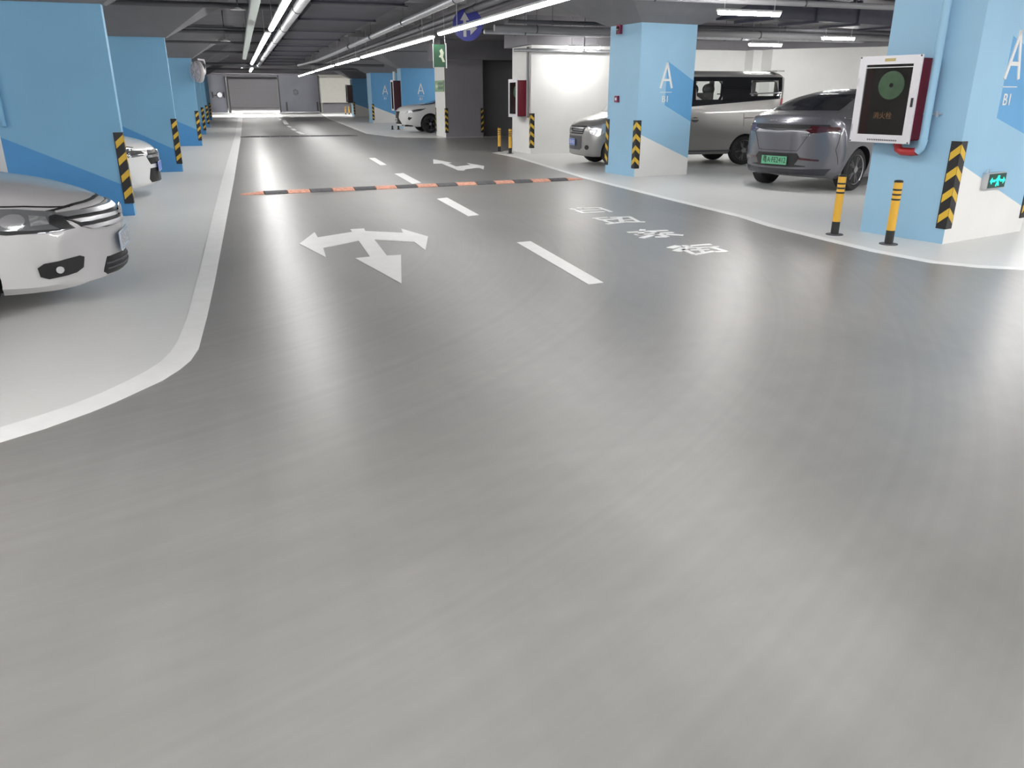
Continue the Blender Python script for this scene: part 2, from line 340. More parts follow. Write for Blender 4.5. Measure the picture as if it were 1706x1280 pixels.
# ------------------------------------------------------------------ columns
def column(label, C, rot, wx, wy, top, face_y, face_x, letter=None, cap=1.25, group=None):
    """C: the near corner on the driveway side; wx signed width along local x; faces as polygons (u,z,mat)"""
    root = thing('column', label, 'column', (C[0], C[1], 0), rot, group)
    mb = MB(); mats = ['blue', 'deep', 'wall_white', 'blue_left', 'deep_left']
    x0, x1 = (0, wx) if wx > 0 else (wx, 0)
    base = 3 if wx < 0 else 0
    for poly, mi in face_y:                       # front face at local y=0, u measured from x0
        mb.add([(x0 + u, 0, z) for u, z in poly], [tuple(range(len(poly)))], mi)
    for poly, mi in face_x:                       # driveway face at local x=0, u measured from y=0
        mb.add([(0, u, z) for u, z in poly], [tuple(range(len(poly)))], mi)
    oth = x1 if x0 == 0 else x0
    mb.add([(oth, 0, 0), (oth, wy, 0), (oth, wy, top), (oth, 0, top)], [(0, 1, 2, 3)], base)
    mb.add([(x0, wy, 0), (x1, wy, 0), (x1, wy, top), (x0, wy, top)], [(0, 1, 2, 3)], base)
    mb.add([(x0, 0, top), (x1, 0, top), (x1, wy, top), (x0, wy, top)], [(0, 1, 2, 3)], base)
    mb.add([(x0, 0, 0), (x1, 0, 0), (x1, wy, 0), (x0, wy, 0)], [(3, 2, 1, 0)], base)
    mb.build('shaft', mats, root)
    e = 0.04; c = MB(); b = [(x0 - e, -e), (x1 + e, -e), (x1 + e, wy + e), (x0 - e, wy + e)]; k = cap
    t = [(x0 - k, -k), (x1 + k, -k), (x1 + k, wy + k), (x0 - k, wy + k)]
    vs = [(x, y, top) for x, y in b] + [(x, y, TOPZ - 0.02) for x, y in t]
    c.add(vs, [(3, 2, 1, 0), (4, 5, 6, 7), (0, 1, 5, 4), (1, 2, 6, 5), (2, 3, 7, 6), (3, 0, 4, 7)])
    c.build('capital', 'capital', root)
    return root
def rectf(w, h, mi): return [([(0, 0), (w, 0), (w, h), (0, h)], mi)]
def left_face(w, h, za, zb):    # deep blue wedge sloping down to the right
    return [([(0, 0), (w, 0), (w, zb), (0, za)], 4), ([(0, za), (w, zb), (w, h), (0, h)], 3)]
CA = (7.26, 14.3); RA = math.radians(7)
CR = (7.05, 6.54); RR = math.radians(14)
def loc_on(C, rot, px, py, off=0.0):   # sighting on the front face -> (u, z)
    n = Vector((math.sin(rot), -math.cos(rot), 0)); p = on_plane(px, py, (C[0] + n.x * off, C[1] + n.y * off, 0), n)
    d = Vector((math.cos(rot), math.sin(rot), 0)); return ((p - Vector((C[0], C[1], 0))).dot(d), p.z)
def loc_side(C, rot, px, py, off=0.0):   # sighting on the driveway face (local x=-off) -> (v, z)
    n = Vector((-math.cos(rot), -math.sin(rot), 0)); p = on_plane(px, py, (C[0] + n.x * off, C[1] + n.y * off, 0), n)
    d = Vector((-math.sin(rot), math.cos(rot), 0)); return ((p - Vector((C[0], C[1], 0))).dot(d), p.z)
wA = loc_on(CA, RA, 1144, 289)[0]; hA = 2.78
zA0 = loc_on(CA, RA, 1062, 221)[1]; zA1 = 0.32
uA = loc_on(CA, RA, 1112, 104)[0]
def blue_front(w, h, z0, z1, ul, t0, t1, b0, b1, m_lo=2):
    # white wedge below, deep blue band running right from the letter, light blue elsewhere
    dz = (z0 - z1) / w
    return [([(0, 0), (w, 0), (w, z1), (0, z0)], m_lo),
            ([(0, z0), (w, z1), (w, b1), (ul, b0), (ul, t0), (w, t1), (w, h), (0, h)], 0),
            ([(ul, b0), (w, b1), (w, t1), (ul, t0)], 1)]
colA = column('light blue column with white letter A in the middle right, between the van and its nose', CA, RA, wA, 1.08, hA,
              blue_front(wA, hA, zA0, zA1, uA, 2.13, 1.78, 1.33, 1.02), rectf(1.08, hA, 0), cap=1.3)
wR = 1.62; hR = 2.9
uR, zR0 = loc_on(CR, RR, 1603, 275); zR1 = loc_on(CR, RR, 1690, 335)
zwa = zR0 + (zR0 - zR1[1]) / max(zR1[0] - uR, .1) * uR; zwb = zR0 - (zR0 - zR1[1]) / max(zR1[0] - uR, .1) * (wR - uR)
uRl = loc_on(CR, RR, 1690, 60)[0] - 0.02
colR = column('nearest light blue column at the right edge, holding a hydrant cabinet and green exit sign', CR, RR, wR, 1.0, hR,
              blue_front(wR, hR, zwa, zwb, uRl, 2.08, 1.75, 1.28, 1.0), rectf(1.0, hR, 0), cap=1.3)
colL = []
LS = [((-1.47, 11.63), 1.37, 1.02, 0.36, 2.56, 'nearest blue column on the left, behind the silver sedan'),
      ((-1.26, 18.35), 1.40, 1.12, 0.40, 2.60, 'second blue column on the left, just beyond the white hatchback'),
      ((-1.23, 27.94), 1.40, 1.10, 0.45, 2.60, 'third blue column on the left, carrying the round wall fan'),
      ((-1.38, 36.34), 1.40, 1.0, 0.40, 2.64, 'fourth blue column on the left, beyond the one with the fan'),
      ((-1.50, 44.78), 1.40, 1.0, 0.40, 2.75, 'fifth blue column on the left, mostly hidden by the fourth'),
      ((-1.75, 58.4), 1.40, 1.0, 0.40, 2.80, 'farthest blue column on the left, before the dark blast door')]
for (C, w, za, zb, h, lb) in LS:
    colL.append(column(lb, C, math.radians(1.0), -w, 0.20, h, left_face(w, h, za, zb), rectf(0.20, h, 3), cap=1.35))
def far_face(w, h):
    return [([(0, 0), (w, 0), (w, 0.35), (0, 0.95)], 2), ([(0, 0.95), (w, 0.35), (w, h), (0, h)], 1)]
FR = [((7.61, 40.1), 1.9, 1.0, 'blue column with letter A behind the white crossover car'),
      ((7.48, 48.8), 1.6, 1.6, 'blue column with letter A left of the white crossover car'),
      ((8.55, 65.2), 1.8, 1.3, 'farthest blue column on the right, beside the cream wall')]
colF = []
for (C, w, d, lb) in FR:
    colF.append(column(lb, C, 0, w, d, 2.76, far_face(w, 2.76), rectf(d, 2.76, 0), cap=1.3))
# lettering on the columns
def letters(root, u, z, h, depth=0.012, m='wall_white'):
    w = h * 0.58
    mb = MB(); t = h * 0.085
    def bar(a, b):
        (xa, za), (xb, zb) = a, b; dx, dz = xb - xa, zb - za; l = math.hypot(dx, dz); nx, nz = -dz / l * t / 2, dx / l * t / 2
        q = [(xa + nx, za + nz), (xb + nx, zb + nz), (xb - nx, zb - nz), (xa - nx, za - nz)]
        mb.add([(x, -depth, zz) for x, zz in q] + [(x, 0.0, zz) for x, zz in q], [(0, 1, 2, 3), (7, 6, 5, 4), (0, 4, 5, 1), (1, 5, 6, 2), (2, 6, 7, 3), (3, 7, 4, 0)])
    bar((u - w / 2, z), (u + 0.005, z + h)); bar((u + w / 2, z), (u - 0.005, z + h)); bar((u - w * .32, z + h * .32), (u + w * .32, z + h * .32))
    tag(mb.build('letter', m, root), 'white capital letter A')
    MB().box((u, -0.005, z - h * .16), (w * 1.05, 0.01, h * 0.02)).build('underline', m, root)
    text_obj('floor_code', 'B1', h * 0.36, 0.004, m, root, frame_mtx((u, -0.006, z - h * .44), (1, 0, 0), (0, 0, 1)))
u0, zt = loc_on(CA, RA, 1112, 104); zb_ = loc_on(CA, RA, 1110, 147)[1]
letters(colA, u0, zb_, zt - zb_)
u0, zt = loc_on(CR, RR, 1694, 50); u1, zb_ = loc_on(CR, RR, 1683, 132)
letters(colR, u1 + .01, zb_, zt - zb_)
letters(colF[0], 0.95, 1.58, 0.5); letters(colF[1], 0.8, 1.58, 0.5)

# ------------------------------------------------------------------ corner guards
def guard_proto():
    root = thing('corner_guard', 'x', 'corner guard')
    mb = MB(); w, t, h = 0.10, 0.012, 0.90     # leaves along +x (front, y<0) and +y (side, x<0), apex at the corner
    mb.add([(w, 0, 0), (w, -t, 0), (-t, -t, 0), (-t, w, 0), (0, w, 0), (0, 0, 0), (w, 0, h), (w, -t, h), (-t, -t, h), (-t, w, h), (0, w, h), (0, 0, h)],
           [(5, 4, 3, 2, 1, 0), (6, 7, 8, 9, 10, 11), (0, 1, 7, 6), (1, 2, 8, 7), (2, 3, 9, 8), (3, 4, 10, 9), (4, 5, 11, 10), (5, 0, 6, 11)])
    mb.build('rubber_angle', 'rubber', root)
    for k in range(4):
        z = 0.055 + k * 0.215; sb = MB(); e = 0.0035; rise = 0.085; th = 0.085
        a = [(w - .012, z), (-t + .002, z + rise), (-t + .002, z + rise + th), (w - .012, z + th)]
        sb.add([(x, -t - e, zz) for x, zz in a] + [(x, -t, zz) for x, zz in a], [(0, 1, 2, 3), (7, 6, 5, 4), (0, 4, 5, 1), (1, 5, 6, 2), (2, 6, 7, 3), (3, 7, 4, 0)])
        sb.add([(-t - e, x, zz) for x, zz in a] + [(-t, x, zz) for x, zz in a], [(0, 1, 2, 3), (7, 6, 5, 4), (0, 4, 5, 1), (1, 5, 6, 2), (2, 6, 7, 3), (3, 7, 4, 0)])
        sb.build('yellow_chevron', 'yellow', root)
    return root
gp = guard_proto()
GUARDS = []
first = [True]
def guard(x, y, rot, label, mirror=False, z=0.16):
    r = gp if first[0] else copy_tree(gp); first[0] = False
    r.location = (x, y, z); r.rotation_euler = (0, 0, rot); r['label'] = label
    r['group'] = 'black and yellow corner guards on the columns'
    if mirror: r.rotation_euler = (0, 0, rot + PI / 2)
def corner(C, rot, u, v): return (C[0] + u * math.cos(rot) - v * math.sin(rot), C[1] + u * math.sin(rot) + v * math.cos(rot))
guard(*CR, RR, 'chevron corner guard on the nearest blue column, beside the green exit sign')
x, y = corner(CR, RR, wR, 0); guard(x, y, RR, 'corner guard cut off by the right edge of the photo', True)
guard(*CA, RA, 'chevron corner guard in front on the lettered middle column')
x, y = corner(CA, RA, 0, 1.08); guard(x, y, RA - PI / 2, 'corner guard on the rear edge of the middle column, over the van headlamp')
LG = ['corner guard on the nearest left column, in front of the white hatchback', 'corner guard on the second column on the left', 'corner guard on the third left column, below the wall fan',
      'corner guard on the fourth left column', 'corner guard on the fifth left column', 'small corner guard on the farthest left column']
for (C, w, za, zb, h, lb), gl in zip(LS, LG): guard(C[0], C[1], math.radians(1), gl, True)
guard(7.48, 21.0, 0, 'chevron corner guard on the white wall, right of the far hydrant cabinet')
guard(7.5, 30.8, 0, 'corner guard where the white pier meets the shaded grey wall')
guard(7.5, 32.45, -PI / 2, 'corner guard on the left edge of the white pier, against the crossover car')
guard(9.0, 30.8, 0, 'corner guard on the grey wall at the dark recess', True)
guard(7.48, 48.8, 0, 'right guard of the two on the lettered column left of the crossover')
guard(7.48, 50.4, -PI / 2, 'left guard of the two on the lettered column left of the crossover')
guard(8.55, 65.2, 0, 'corner guard on the farthest right column, right of the thin posts')

# ------------------------------------------------------------------ bollards
def bollard_proto():
    root = thing('bollard', 'x', 'bollard')
    MB().lathe([(0.095, 0), (0.095, 0.008), (0.06, 0.01)], 20).build('base_plate', 'pipe_dark', root, 40)
    MB().lathe([(0.0445, 0.008), (0.0445, 0.15)], 20).build('black_foot', 'black', root, 40)
    MB().lathe([(0.044, 0.15), (0.044, 0.655)], 20).build('yellow_tube', 'bollard', root, 40)
    for z in (0.475, 0.525, 0.575): MB().lathe([(0.0446, z - .0095), (0.0458, z - .008), (0.0458, z + .008), (0.0446, z + .0095)], 20).build('black_band', 'black', root, 40)
    MB().lathe([(0.046, 0.65), (0.046, 0.663), (0.035, 0.672), (0.01, 0.675)], 20).build('cap', 'black', root, 40)
    return root
bp_ = bollard_proto(); fb = True
for px, py, lb in ((1390, 391, 'left yellow bollard by the nearest blue column, in front of the grey car'), (1480, 407, 'right yellow bollard in front of the nearest blue column'),
                   (832, 253, 'left of the two bollards by the far white wall'), (850, 256, 'right of the two bollards by the far white wall'),
                   (576, 191, 'left of the two distant posts below the cream box'), (582, 191, 'right of the two distant posts below the cream box')):
    r = bp_ if fb else copy_tree(bp_); fb = False
    x, y = G(px, py, 0.0); r.location = (x, y, 0.0); r['label'] = lb; r['group'] = 'yellow and black bollards'

# ------------------------------------------------------------------ speed bumps
def speed_bump(a, b, n, label, cols, d=0.30):
    a = Vector(a); b = Vector(b); ang = math.atan2((b - a).y, (b - a).x); L = (b - a).length / n
    root = thing('speed_bump', label, 'speed bump', (a.x, a.y, 0.003), ang)
    prof = [(-d / 2, 0), (-d / 2, .008), (-d * .33, .028), (-d * .12, .042), (d * .12, .042), (d * .33, .028), (d / 2, .008), (d / 2, 0)]
    me = None
    for i in range(n):
        mb = MB(); x0, x1 = i * L + .006, (i + 1) * L - .006; m_ = len(prof)
        s0 = 0.35 if i == 0 else 1; s1 = 0.35 if i == n - 1 else 1
        mb.add([(x0, y * s0, z * s0) for y, z in prof] + [(x1, y * s1, z * s1) for y, z in prof],
               [(k, (k + 1) % m_, m_ + (k + 1) % m_, m_ + k) for k in range(m_)] + [tuple(range(m_))[::-1], tuple(range(m_, 2 * m_))])
        mb.build('bump_segment', cols[i % 2], root)
    return root
speed_bump(G(400, 325), G(970, 299), 17, 'black and orange rubber speed bump across the driveway', ('bump_red', 'bump_black'))
speed_bump(G(400, 229), G(596, 226.5), 12, 'distant dark speed bump across the driveway', ('bump_black', 'bump_black'))

# ------------------------------------------------------------------ road paint
def flat_poly(name, pts, label, cat='road marking', group=None, z0=0.003, z1=0.008):
    A = sum(pts[k][0] * pts[(k + 1) % len(pts)][1] - pts[(k + 1) % len(pts)][0] * pts[k][1] for k in range(len(pts)))
    if A < 0: pts = pts[::-1]
    return tag(slab_poly(name, pts, z0, z1, 'paint_white'), label, cat, group)
DG = 'dashes of the centre line'
for q, lb in (([(861, 405), (884, 403), (1005, 472), (980, 475)], 'nearest and longest dash of the centre line, below the painted characters'),
              ([(728, 332), (745, 330), (798, 359), (780, 361)], 'centre line dash just this side of the speed bump'),
              ([(657, 290), (672, 289), (702, 305), (687, 307)], 'centre line dash just beyond the speed bump'),
              ([(614, 264), (625, 263.5), (644, 275), (634, 276)], 'centre line dash level with the double arrow'),
              ([(491, 219.5), (498, 219.3), (508, 223.5), (501, 224)], 'nearest of the small far dashes, beyond the second bump'),
              ([(484, 214.8), (490, 214.6), (495, 217.6), (489, 217.8)], 'second of the small far dashes'),
              ([(477, 210), (482, 209.8), (487, 212.4), (482, 212.6)], 'third of the small far dashes'),
              ([(470, 200.5), (476, 200.3), (481, 207.3), (474, 207.5)], 'wide far dash before the blast doors'),
              ([(458, 188.5), (464, 188.3), (470, 192), (464, 192.3)], 'farthest centre dash at the door opening')):
    flat_poly('lane_dash', [G(*p) for p in q], lb, group=DG)
def zp(x0, y0, s, pts): return [G(x0 + x / s, y0 + y / s) for x, y in pts]
flat_poly('arrow_marking', zp(480, 360, 6.5615, [(125, 310), (290, 183), (325, 240), (700, 180), (680, 150), (830, 142), (845, 170), (1255, 190), (1235, 143), (1530, 230), (1500, 380), (1380, 290), (945, 265), (1080, 440), (1235, 432), (1240, 745), (735, 468), (895, 452), (770, 275), (385, 355), (415, 460)]),
          'large white three-headed arrow painted on the near left lane')
flat_poly('arrow_marking', zp(700, 250, 9.478, [(205, 150), (500, 205), (445, 214), (565, 265), (800, 240), (740, 210), (1012, 255), (1000, 310), (940, 287), (880, 287), (720, 307), (690, 328), (600, 325), (340, 215), (210, 218)]),
          'white two-headed arrow painted beyond the speed bump')
def char_mark(name, x0, y0, s, strokes, label):
    mb = MB()
    for (a, b, t) in strokes:
        A = Vector(G(x0 + a[0] / s, y0 + a[1] / s)); B = Vector(G(x0 + b[0] / s, y0 + b[1] / s)); d = (B - A).normalized(); n = Vector((-d.y, d.x)) * t * .4
        mb.prism([tuple(A + -n), tuple(B + -n), tuple(B + n), tuple(A + n)], 0.003, 0.008)
    return tag(mb.build(name, 'paint_white'), label, 'road marking', 'characters painted on the right lane')
W = 0.075
char_mark('painted_character', 940, 340, 12.186, [((250, 88), (360, 95), .09), ((110, 106), (240, 122), W), ((240, 140), (400, 192), .07), ((390, 95), (710, 80), W), ((700, 80), (955, 168), .07), ((400, 188), (820, 162), .06), ((330, 140), (800, 120), .05)],
          'farthest painted white character, a box shape with a tick')
char_mark('painted_character', 940, 340, 12.186, [((570, 302), (880, 278), .06), ((640, 310), (840, 350), .07), ((720, 330), (990, 318), .06), ((830, 358), (970, 390), .07), ((860, 415), (1210, 372), .07), ((930, 283), (1330, 266), .06), ((1320, 265), (1500, 362), .06), ((1240, 370), (1640, 372), .07), ((1120, 283), (1180, 380), .08), ((960, 318), (1130, 300), .06), ((1180, 340), (1360, 320), .05)],
          'second farthest painted white character, beside the speed bump')
char_mark('painted_character', 1030, 375, 8.979, [((140, 116), (740, 86), .07), ((365, 72), (330, 155), .09), ((250, 152), (820, 118), .07), ((350, 200), (500, 160), .09), ((500, 105), (725, 182), .09), ((550, 185), (725, 185), .06), ((720, 145), (972, 160), .08)],
          'painted white character with long crossing strokes, second nearest')
char_mark('painted_character', 1030, 375, 8.979, [((770, 352), (895, 318), .10), ((870, 400), (990, 352), .12), ((960, 320), (1080, 318), .08), ((1040, 320), (1385, 296), .07), ((970, 370), (1140, 450), .07), ((1130, 452), (1430, 400), .07), ((1000, 352), (1510, 330), .06), ((1380, 335), (1615, 405), .08), ((1440, 410), (1615, 405), .07), ((1080, 382), (1360, 374), .05), ((1190, 350), (1270, 415), .06), ((1030, 330), (1090, 345), .08)],
          'nearest painted white character, with two dots on its left')

# ------------------------------------------------------------------ light strips and tubes
def strip_light(p0, p1, label, w=0.085, h=0.06, m='strip', group='long light strips over the driveway'):
    a, b = Vector(p0), Vector(p1); c = (a + b) / 2; d = b - a; L = d.length; ang = math.atan2(d.y, d.x)
    root = thing('light_strip', label, 'ceiling light', (c.x, c.y, c.z), ang, group)
    MB().box((0, 0, h / 2 + .015), (L, w * 1.05, 0.03)).build('housing', 'lamp_body', root)
    mb = MB(); n = 8; vs = []
    for sx in (-L / 2 + .02, L / 2 - .02):
        for k in range(n + 1):
            an = PI + PI * k / n; vs.append((sx, math.cos(an) * w / 2, math.sin(an) * h * .8 + h / 2))
    mb.add(vs, [(k, k + 1, n + 2 + k, n + 1 + k) for k in range(n)] + [tuple(range(n, -1, -1)), tuple(range(n + 1, 2 * n + 2)), (0, n + 1, 2 * n + 1, n)])
    mb.build('diffuser', m, root, 60)
    for sx in (-L * .4, L * .4): MB().tube([(sx, 0, h / 2 + .03), (sx, 0, TOPZ - c.z)], 0.006, 6).build('hanger_rod', 'galv', root)
    return root
ZS = 2.62
strip_light((0.74, -9.0, ZS), (0.73, 3.4, ZS), 'added fill strip behind the camera on the left line')  # unseen strip added to brighten the foreground floor
strip_light((0.74, 9.7, ZS), (0.72, 16.2, ZS), 'near left light strip running into the top of the photo', 0.09)
strip_light((0.70, 17.2, ZS), (0.66, 33.2, ZS), 'second left light strip, left of the big duct', 0.10)
strip_light((0.75, 38.5, ZS), (0.75, 43.5, ZS), 'short far light strip on the left line', 0.10)
strip_light((4.1, -9.0, ZS), (4.1, 2.6, ZS), 'added fill strip behind the camera on the right line')  # also added out of view, to lift the near floor
strip_light((4.08, 3.4, ZS), (3.88, 16.25, ZS), 'longest light strip crossing in front of the round blue sign')
strip_light((3.94, 17.1, ZS), (3.84, 26.6, ZS), 'second right light strip ending above the hanging green sign')
strip_light((3.86, 27.5, ZS), (3.78, 33.1, ZS), 'third right light strip along the driveway')
strip_light((3.76, 34.0, ZS), (3.74, 41.5, ZS), 'fourth right light strip along the driveway')
strip_light((3.74, 42.3, ZS), (3.70, 52.5, ZS), 'farthest right light strip along the driveway')
def tube_light(x0, x1, y, z, label, group='short tube lights over the bays', y1=None):
    return strip_light((x0, y, z), (x1, y if y1 is None else y1, z), label, 0.09, 0.07, 'tube', group)
tube_light(7.3, 8.45, 11.8, 2.72, 'brightest short tube light above the parked grey car')
tube_light(12.75, 13.75, 19.0, 2.74, 'short tube light over the roof of the van')
tube_light(12.95, 13.85, 16.4, 2.74, 'short tube light left of the hydrant cabinet top')
tube_light(8.2, 9.1, 20.2, 2.66, 'short tube light before the far white wall')
tube_light(10.5, 11.6, 8.6, 2.72, 'added fill tube hidden behind the nearest column')  # this and the next are unseen tubes added for more light
tube_light(14.8, 15.9, 12.0, 2.74, 'added fill tube behind the hydrant cabinet')
tube_light(11.0, 12.1, 1.0, 2.72, 'added fill tube over the right aisle, out of frame')  # both right aisle tubes are added light sources, never in view
tube_light(11.0, 12.1, -5.0, 2.72, 'second added fill tube over the right aisle, out of frame')
tube_light(-6.5, -5.3, 15.0, 2.50, 'added fill tube over the white hatchback bay')  # left bay and aisle tubes from here are added, unseen fill light
tube_light(-6.5, -5.3, 8.0, 2.72, 'added fill tube over the silver sedan bay')
tube_light(-6.5, -5.3, 1.0, 2.72, 'added fill tube over the left aisle, out of frame')
tube_light(-6.5, -5.3, 23.0, 2.50, 'added fill tube over the third left bay')
tube_light(-6.5, -5.3, 32.0, 2.50, 'added fill tube over the fourth left bay')
tube_light(9.5, 10.7, 37.5, 2.70, 'added fill tube over the white crossover car')  # the far right bay tubes are added to brighten the dark far end
tube_light(9.5, 10.7, 45.0, 2.70, 'added fill tube over the far right bays')
tube_light(10.5, 11.7, 56.0, 2.70, 'added fill tube by the farthest right columns')
strip_light((-2.0, 85.2, 3.37), (7.0, 85.2, 3.37), 'strip light just beyond the blast door lintel', .14, .05, 'far_tube')
strip_light((-2.0, 70.9, 3.36), (7.0, 70.9, 3.36), 'added cross fill strip tucked behind the added far beam', .12, .05, 'far_tube')  # hidden strip added to light the blast doors
poly_wall('beam_added_far', [(-9, 70.2), (17.98, 70.2), (17.98, 70.6), (-9, 70.6)], 3.2, TOPZ, 'ceil')  # beam put in only to hide the cross strip behind it
strip_light((0.5, 58.0, 3.2), (0.5, 59.2, 3.2), 'small distant tube light, left of two before the blast doors')
strip_light((1.05, 58.0, 3.2), (1.05, 59.2, 3.2), 'small distant tube light, right of two before the blast doors')
tube_light(9.2, 10.8, 70.0, 2.70, 'added fill tube by the cream wall')  # this tube and the next are added to lift the far end
tube_light(9.2, 10.8, 76.0, 3.2, 'added fill tube over the cream box')
for i, x in enumerate((5.6, 9.8, 14.0)): tube_light(x, x + 3.6, 2.2, ZS, ['first', 'second', 'third'][i] + ' light strip over the right cross aisle, out of frame', 'light strips over the cross aisle')
for i, x in enumerate((-8.0, -4.2)): tube_light(x, x + 3.4, 1.6, ZS, ['outer', 'inner'][i] + ' added fill strip over the left cross aisle, out of frame', 'light strips over the cross aisle')  # left aisle strips added out of view for foreground brightness

# ------------------------------------------------------------------ services under the ceiling
def pipe(name, pts, r, m, label, cat='pipe', group=None, seg=12, hang=None):
    root = thing(name, label, cat, pts[0], 0, group); o = Vector(pts[0])
    MB().tube([Vector(p) - o for p in pts], r, seg).build('pipe_run', m, root, 50)
    if hang:
        for h in hang:
            h = Vector(h) - o
            MB().lathe([(r + .012, -0.012), (r + .012, 0.012)], 12, 'y' if abs((Vector(pts[-1]) - Vector(pts[0])).y) > abs((Vector(pts[-1]) - Vector(pts[0])).x) else 'x', h).build('clamp', 'pipe_dark', root)
            MB().tube([h + Vector((0, 0, r)), (h.x, h.y, TOPZ - pts[0][2])], 0.006, 6).build('hanger_rod', 'pipe_dark', root)
    return root
pipe('service_pipe', [(1.06, -2, 2.80), (1.06, 40, 2.80)], 0.075, 'galv', 'shiny lagged pipe beside the left light strip', hang=[(1.06, y, 2.8) for y in range(6, 40, 4)])
# big duct with flanges
dr = thing('air_duct', 'wide dark air duct along the middle of the ceiling', 'air duct', (1.95, 20, 3.08), 0)
MB().box((0, 0, 0), (1.35, 44, 0.44)).build('duct_shell', 'duct', dr)
for i in range(15):
    y = -21.0 + i * 2.9; f = MB()
    for cx, cz, sx, sz in ((0, .235, 1.45, .03), (0, -.235, 1.45, .03), (-.7, 0, .03, .5), (.7, 0, .03, .5)): f.box((cx, y, cz), (sx, .04, sz))
    f.build('flange', 'duct', dr)
for i in range(8): MB().box((0, -17 + i * 5.2, -.262), (1.5, .05, .025)).build('support_channel', 'pipe_dark', dr)
# flat cable tray left of the strip
tr = thing('cable_tray', 'pale green cable tray left of the left light strip', 'cable tray', (0.40, 18, 2.78))
tm = MB(); tm.box((0, 0, 0), (0.13, 30, 0.012)); tm.box((-.065, 0, .03), (.01, 30, .06)); tm.box((.065, 0, .03), (.01, 30, .06)); tm.build('tray_channel', 'tray', tr)
for y in range(-12, 15, 4): MB().tube([(0, y, 0), (0, y, TOPZ - 2.78)], .006, 6).build('hanger_rod', 'pipe_dark', tr)
pipe('service_pipe', [(3.10, 2, 2.80), (3.16, 27.5, 2.80), (3.0, 33, 2.76), (2.7, 38, 2.76)], 0.055, 'galv', 'grey pipe between the duct and the right light strip', hang=[(3.13, y, 2.8) for y in (8, 12, 16, 20, 24)])
pipe('service_pipe', [(4.55, 3, 3.1), (4.55, 50, 3.1)], 0.06, 'pipe_dark', 'dark pipe above the right light strip', hang=[(4.55, y, 3.1) for y in range(6, 48, 5)])
pipe('service_pipe', [(5.15, 3, 3.18), (5.15, 50, 3.18)], 0.045, 'pipe_dark', 'thin dark pipe right of the right light strip')
# cross runs right of the duct
for i, y in enumerate((10.6, 11.7, 12.8, 13.9, 15.1, 16.4, 17.9, 19.5, 21.4, 23.5, 26.0)):
    t = thing('cross_tray', 'dark cross channel right of the duct', 'cable tray', (3.58, y, 3.26), 0, 'cross channels beside the duct')
    MB().box((0, 0, 0), (1.7, 0.34, 0.12)).build('channel', 'duct', t)
    MB().box((0, -.18, 0), (1.7, 0.02, 0.18)).build('edge_lip', 'pipe_grey', t)
# cross pipes on the left bays
for i, (y, z, r) in enumerate(((12.9, 2.95, .03), (15.6, 2.95, .035), (16.6, 3.05, .05), (20.6, 2.95, .03), (22.4, 3.0, .045), (26.0, 2.95, .035), (31.5, 2.95, .04), (40.0, 2.85, .06), (49.0, 2.9, .05))):
    pipe('cross_pipe', [(-8.5, y, z), (6.8 if i > 6 else 1.1, y, z)], r, 'pipe_dark', 'thin dark pipe crossing under the ceiling, number %d counted from the near end' % (i + 1) if False else ['nearest dark cross pipe over the left bays', 'second dark cross pipe over the left bays', 'thicker cross pipe just before the second left column', 'thin cross pipe beyond the second left column', 'thick cross pipe beyond the second left column', 'cross pipe before the third left column', 'cross pipe above the wall fan', 'long grey cross pipe at the end of the left strip', 'farthest cross pipe before the blast doors'][i])
# pipes running across over the right bays
for (y, z, r, m, lb) in ((17.2, 2.98, .04, 'pipe_dark', 'thin cross pipe behind the middle column top'), (18.2, 2.92, .075, 'pipe_grey', 'thick grey cross pipe behind the middle column'),
                         (19.0, 2.90, .05, 'galv', 'bright cross pipe behind the middle column'), (19.75, 2.95, .06, 'pipe_dark', 'lowest cross pipe before the far white wall'),
                         (10.2, 3.05, .06, 'pipe_dark', 'thick cross pipe over the grey car'), (12.6, 3.0, .05, 'pipe_grey', 'grey cross pipe above the short tube light')):
    pipe('cross_pipe', [(5.6, y, z), (15.6 if y > 19 else 16.6, y, z)], r, m, lb, hang=[(6.6, y, z), (9.5, y, z), (12.5, y, z)])
rd = thing('air_duct', 'dark duct over the right bays above the van', 'air duct', (12.8, 15.0, 3.08), math.radians(12))
MB().box((0, 0, 0), (7.5, 0.9, 0.38)).build('duct_shell', 'duct', rd)
for i in range(6): MB().box((-3.2 + i * 1.25, 0, 0), (.05, .98, .46)).build('flange', 'duct', rd)
for x in (-2.6, -0.8, 1.0): MB().box((x, -.4, .3), (.06, .06, .5)).build('hanger_post', 'pipe_dark', rd)

def sprinkler(x, y, z, lb):
    s = thing('sprinkler', lb, 'sprinkler', (x, y, z), 0, 'sprinkler heads')
    MB().tube([(0, 0, 0), (0, 0, TOPZ - z)], .012, 8).build('drop_pipe', 'pipe_dark', s)
    MB().lathe([(.015, 0), (.05, -.01), (.05, -.02), (.12, -.035), (.12, -.04)], 14).build('deflector_plate', 'galv', s)
sprinkler(*G(375, 66, 2.8), 2.8, 'sprinkler head hanging left of the left light strip')
sprinkler(*G(396, 12, 2.85), 2.85, 'sprinkler head near the pale cable tray at the top')
sprinkler(8.3, 19.4, 2.55, 'sprinkler head in front of the far white wall')
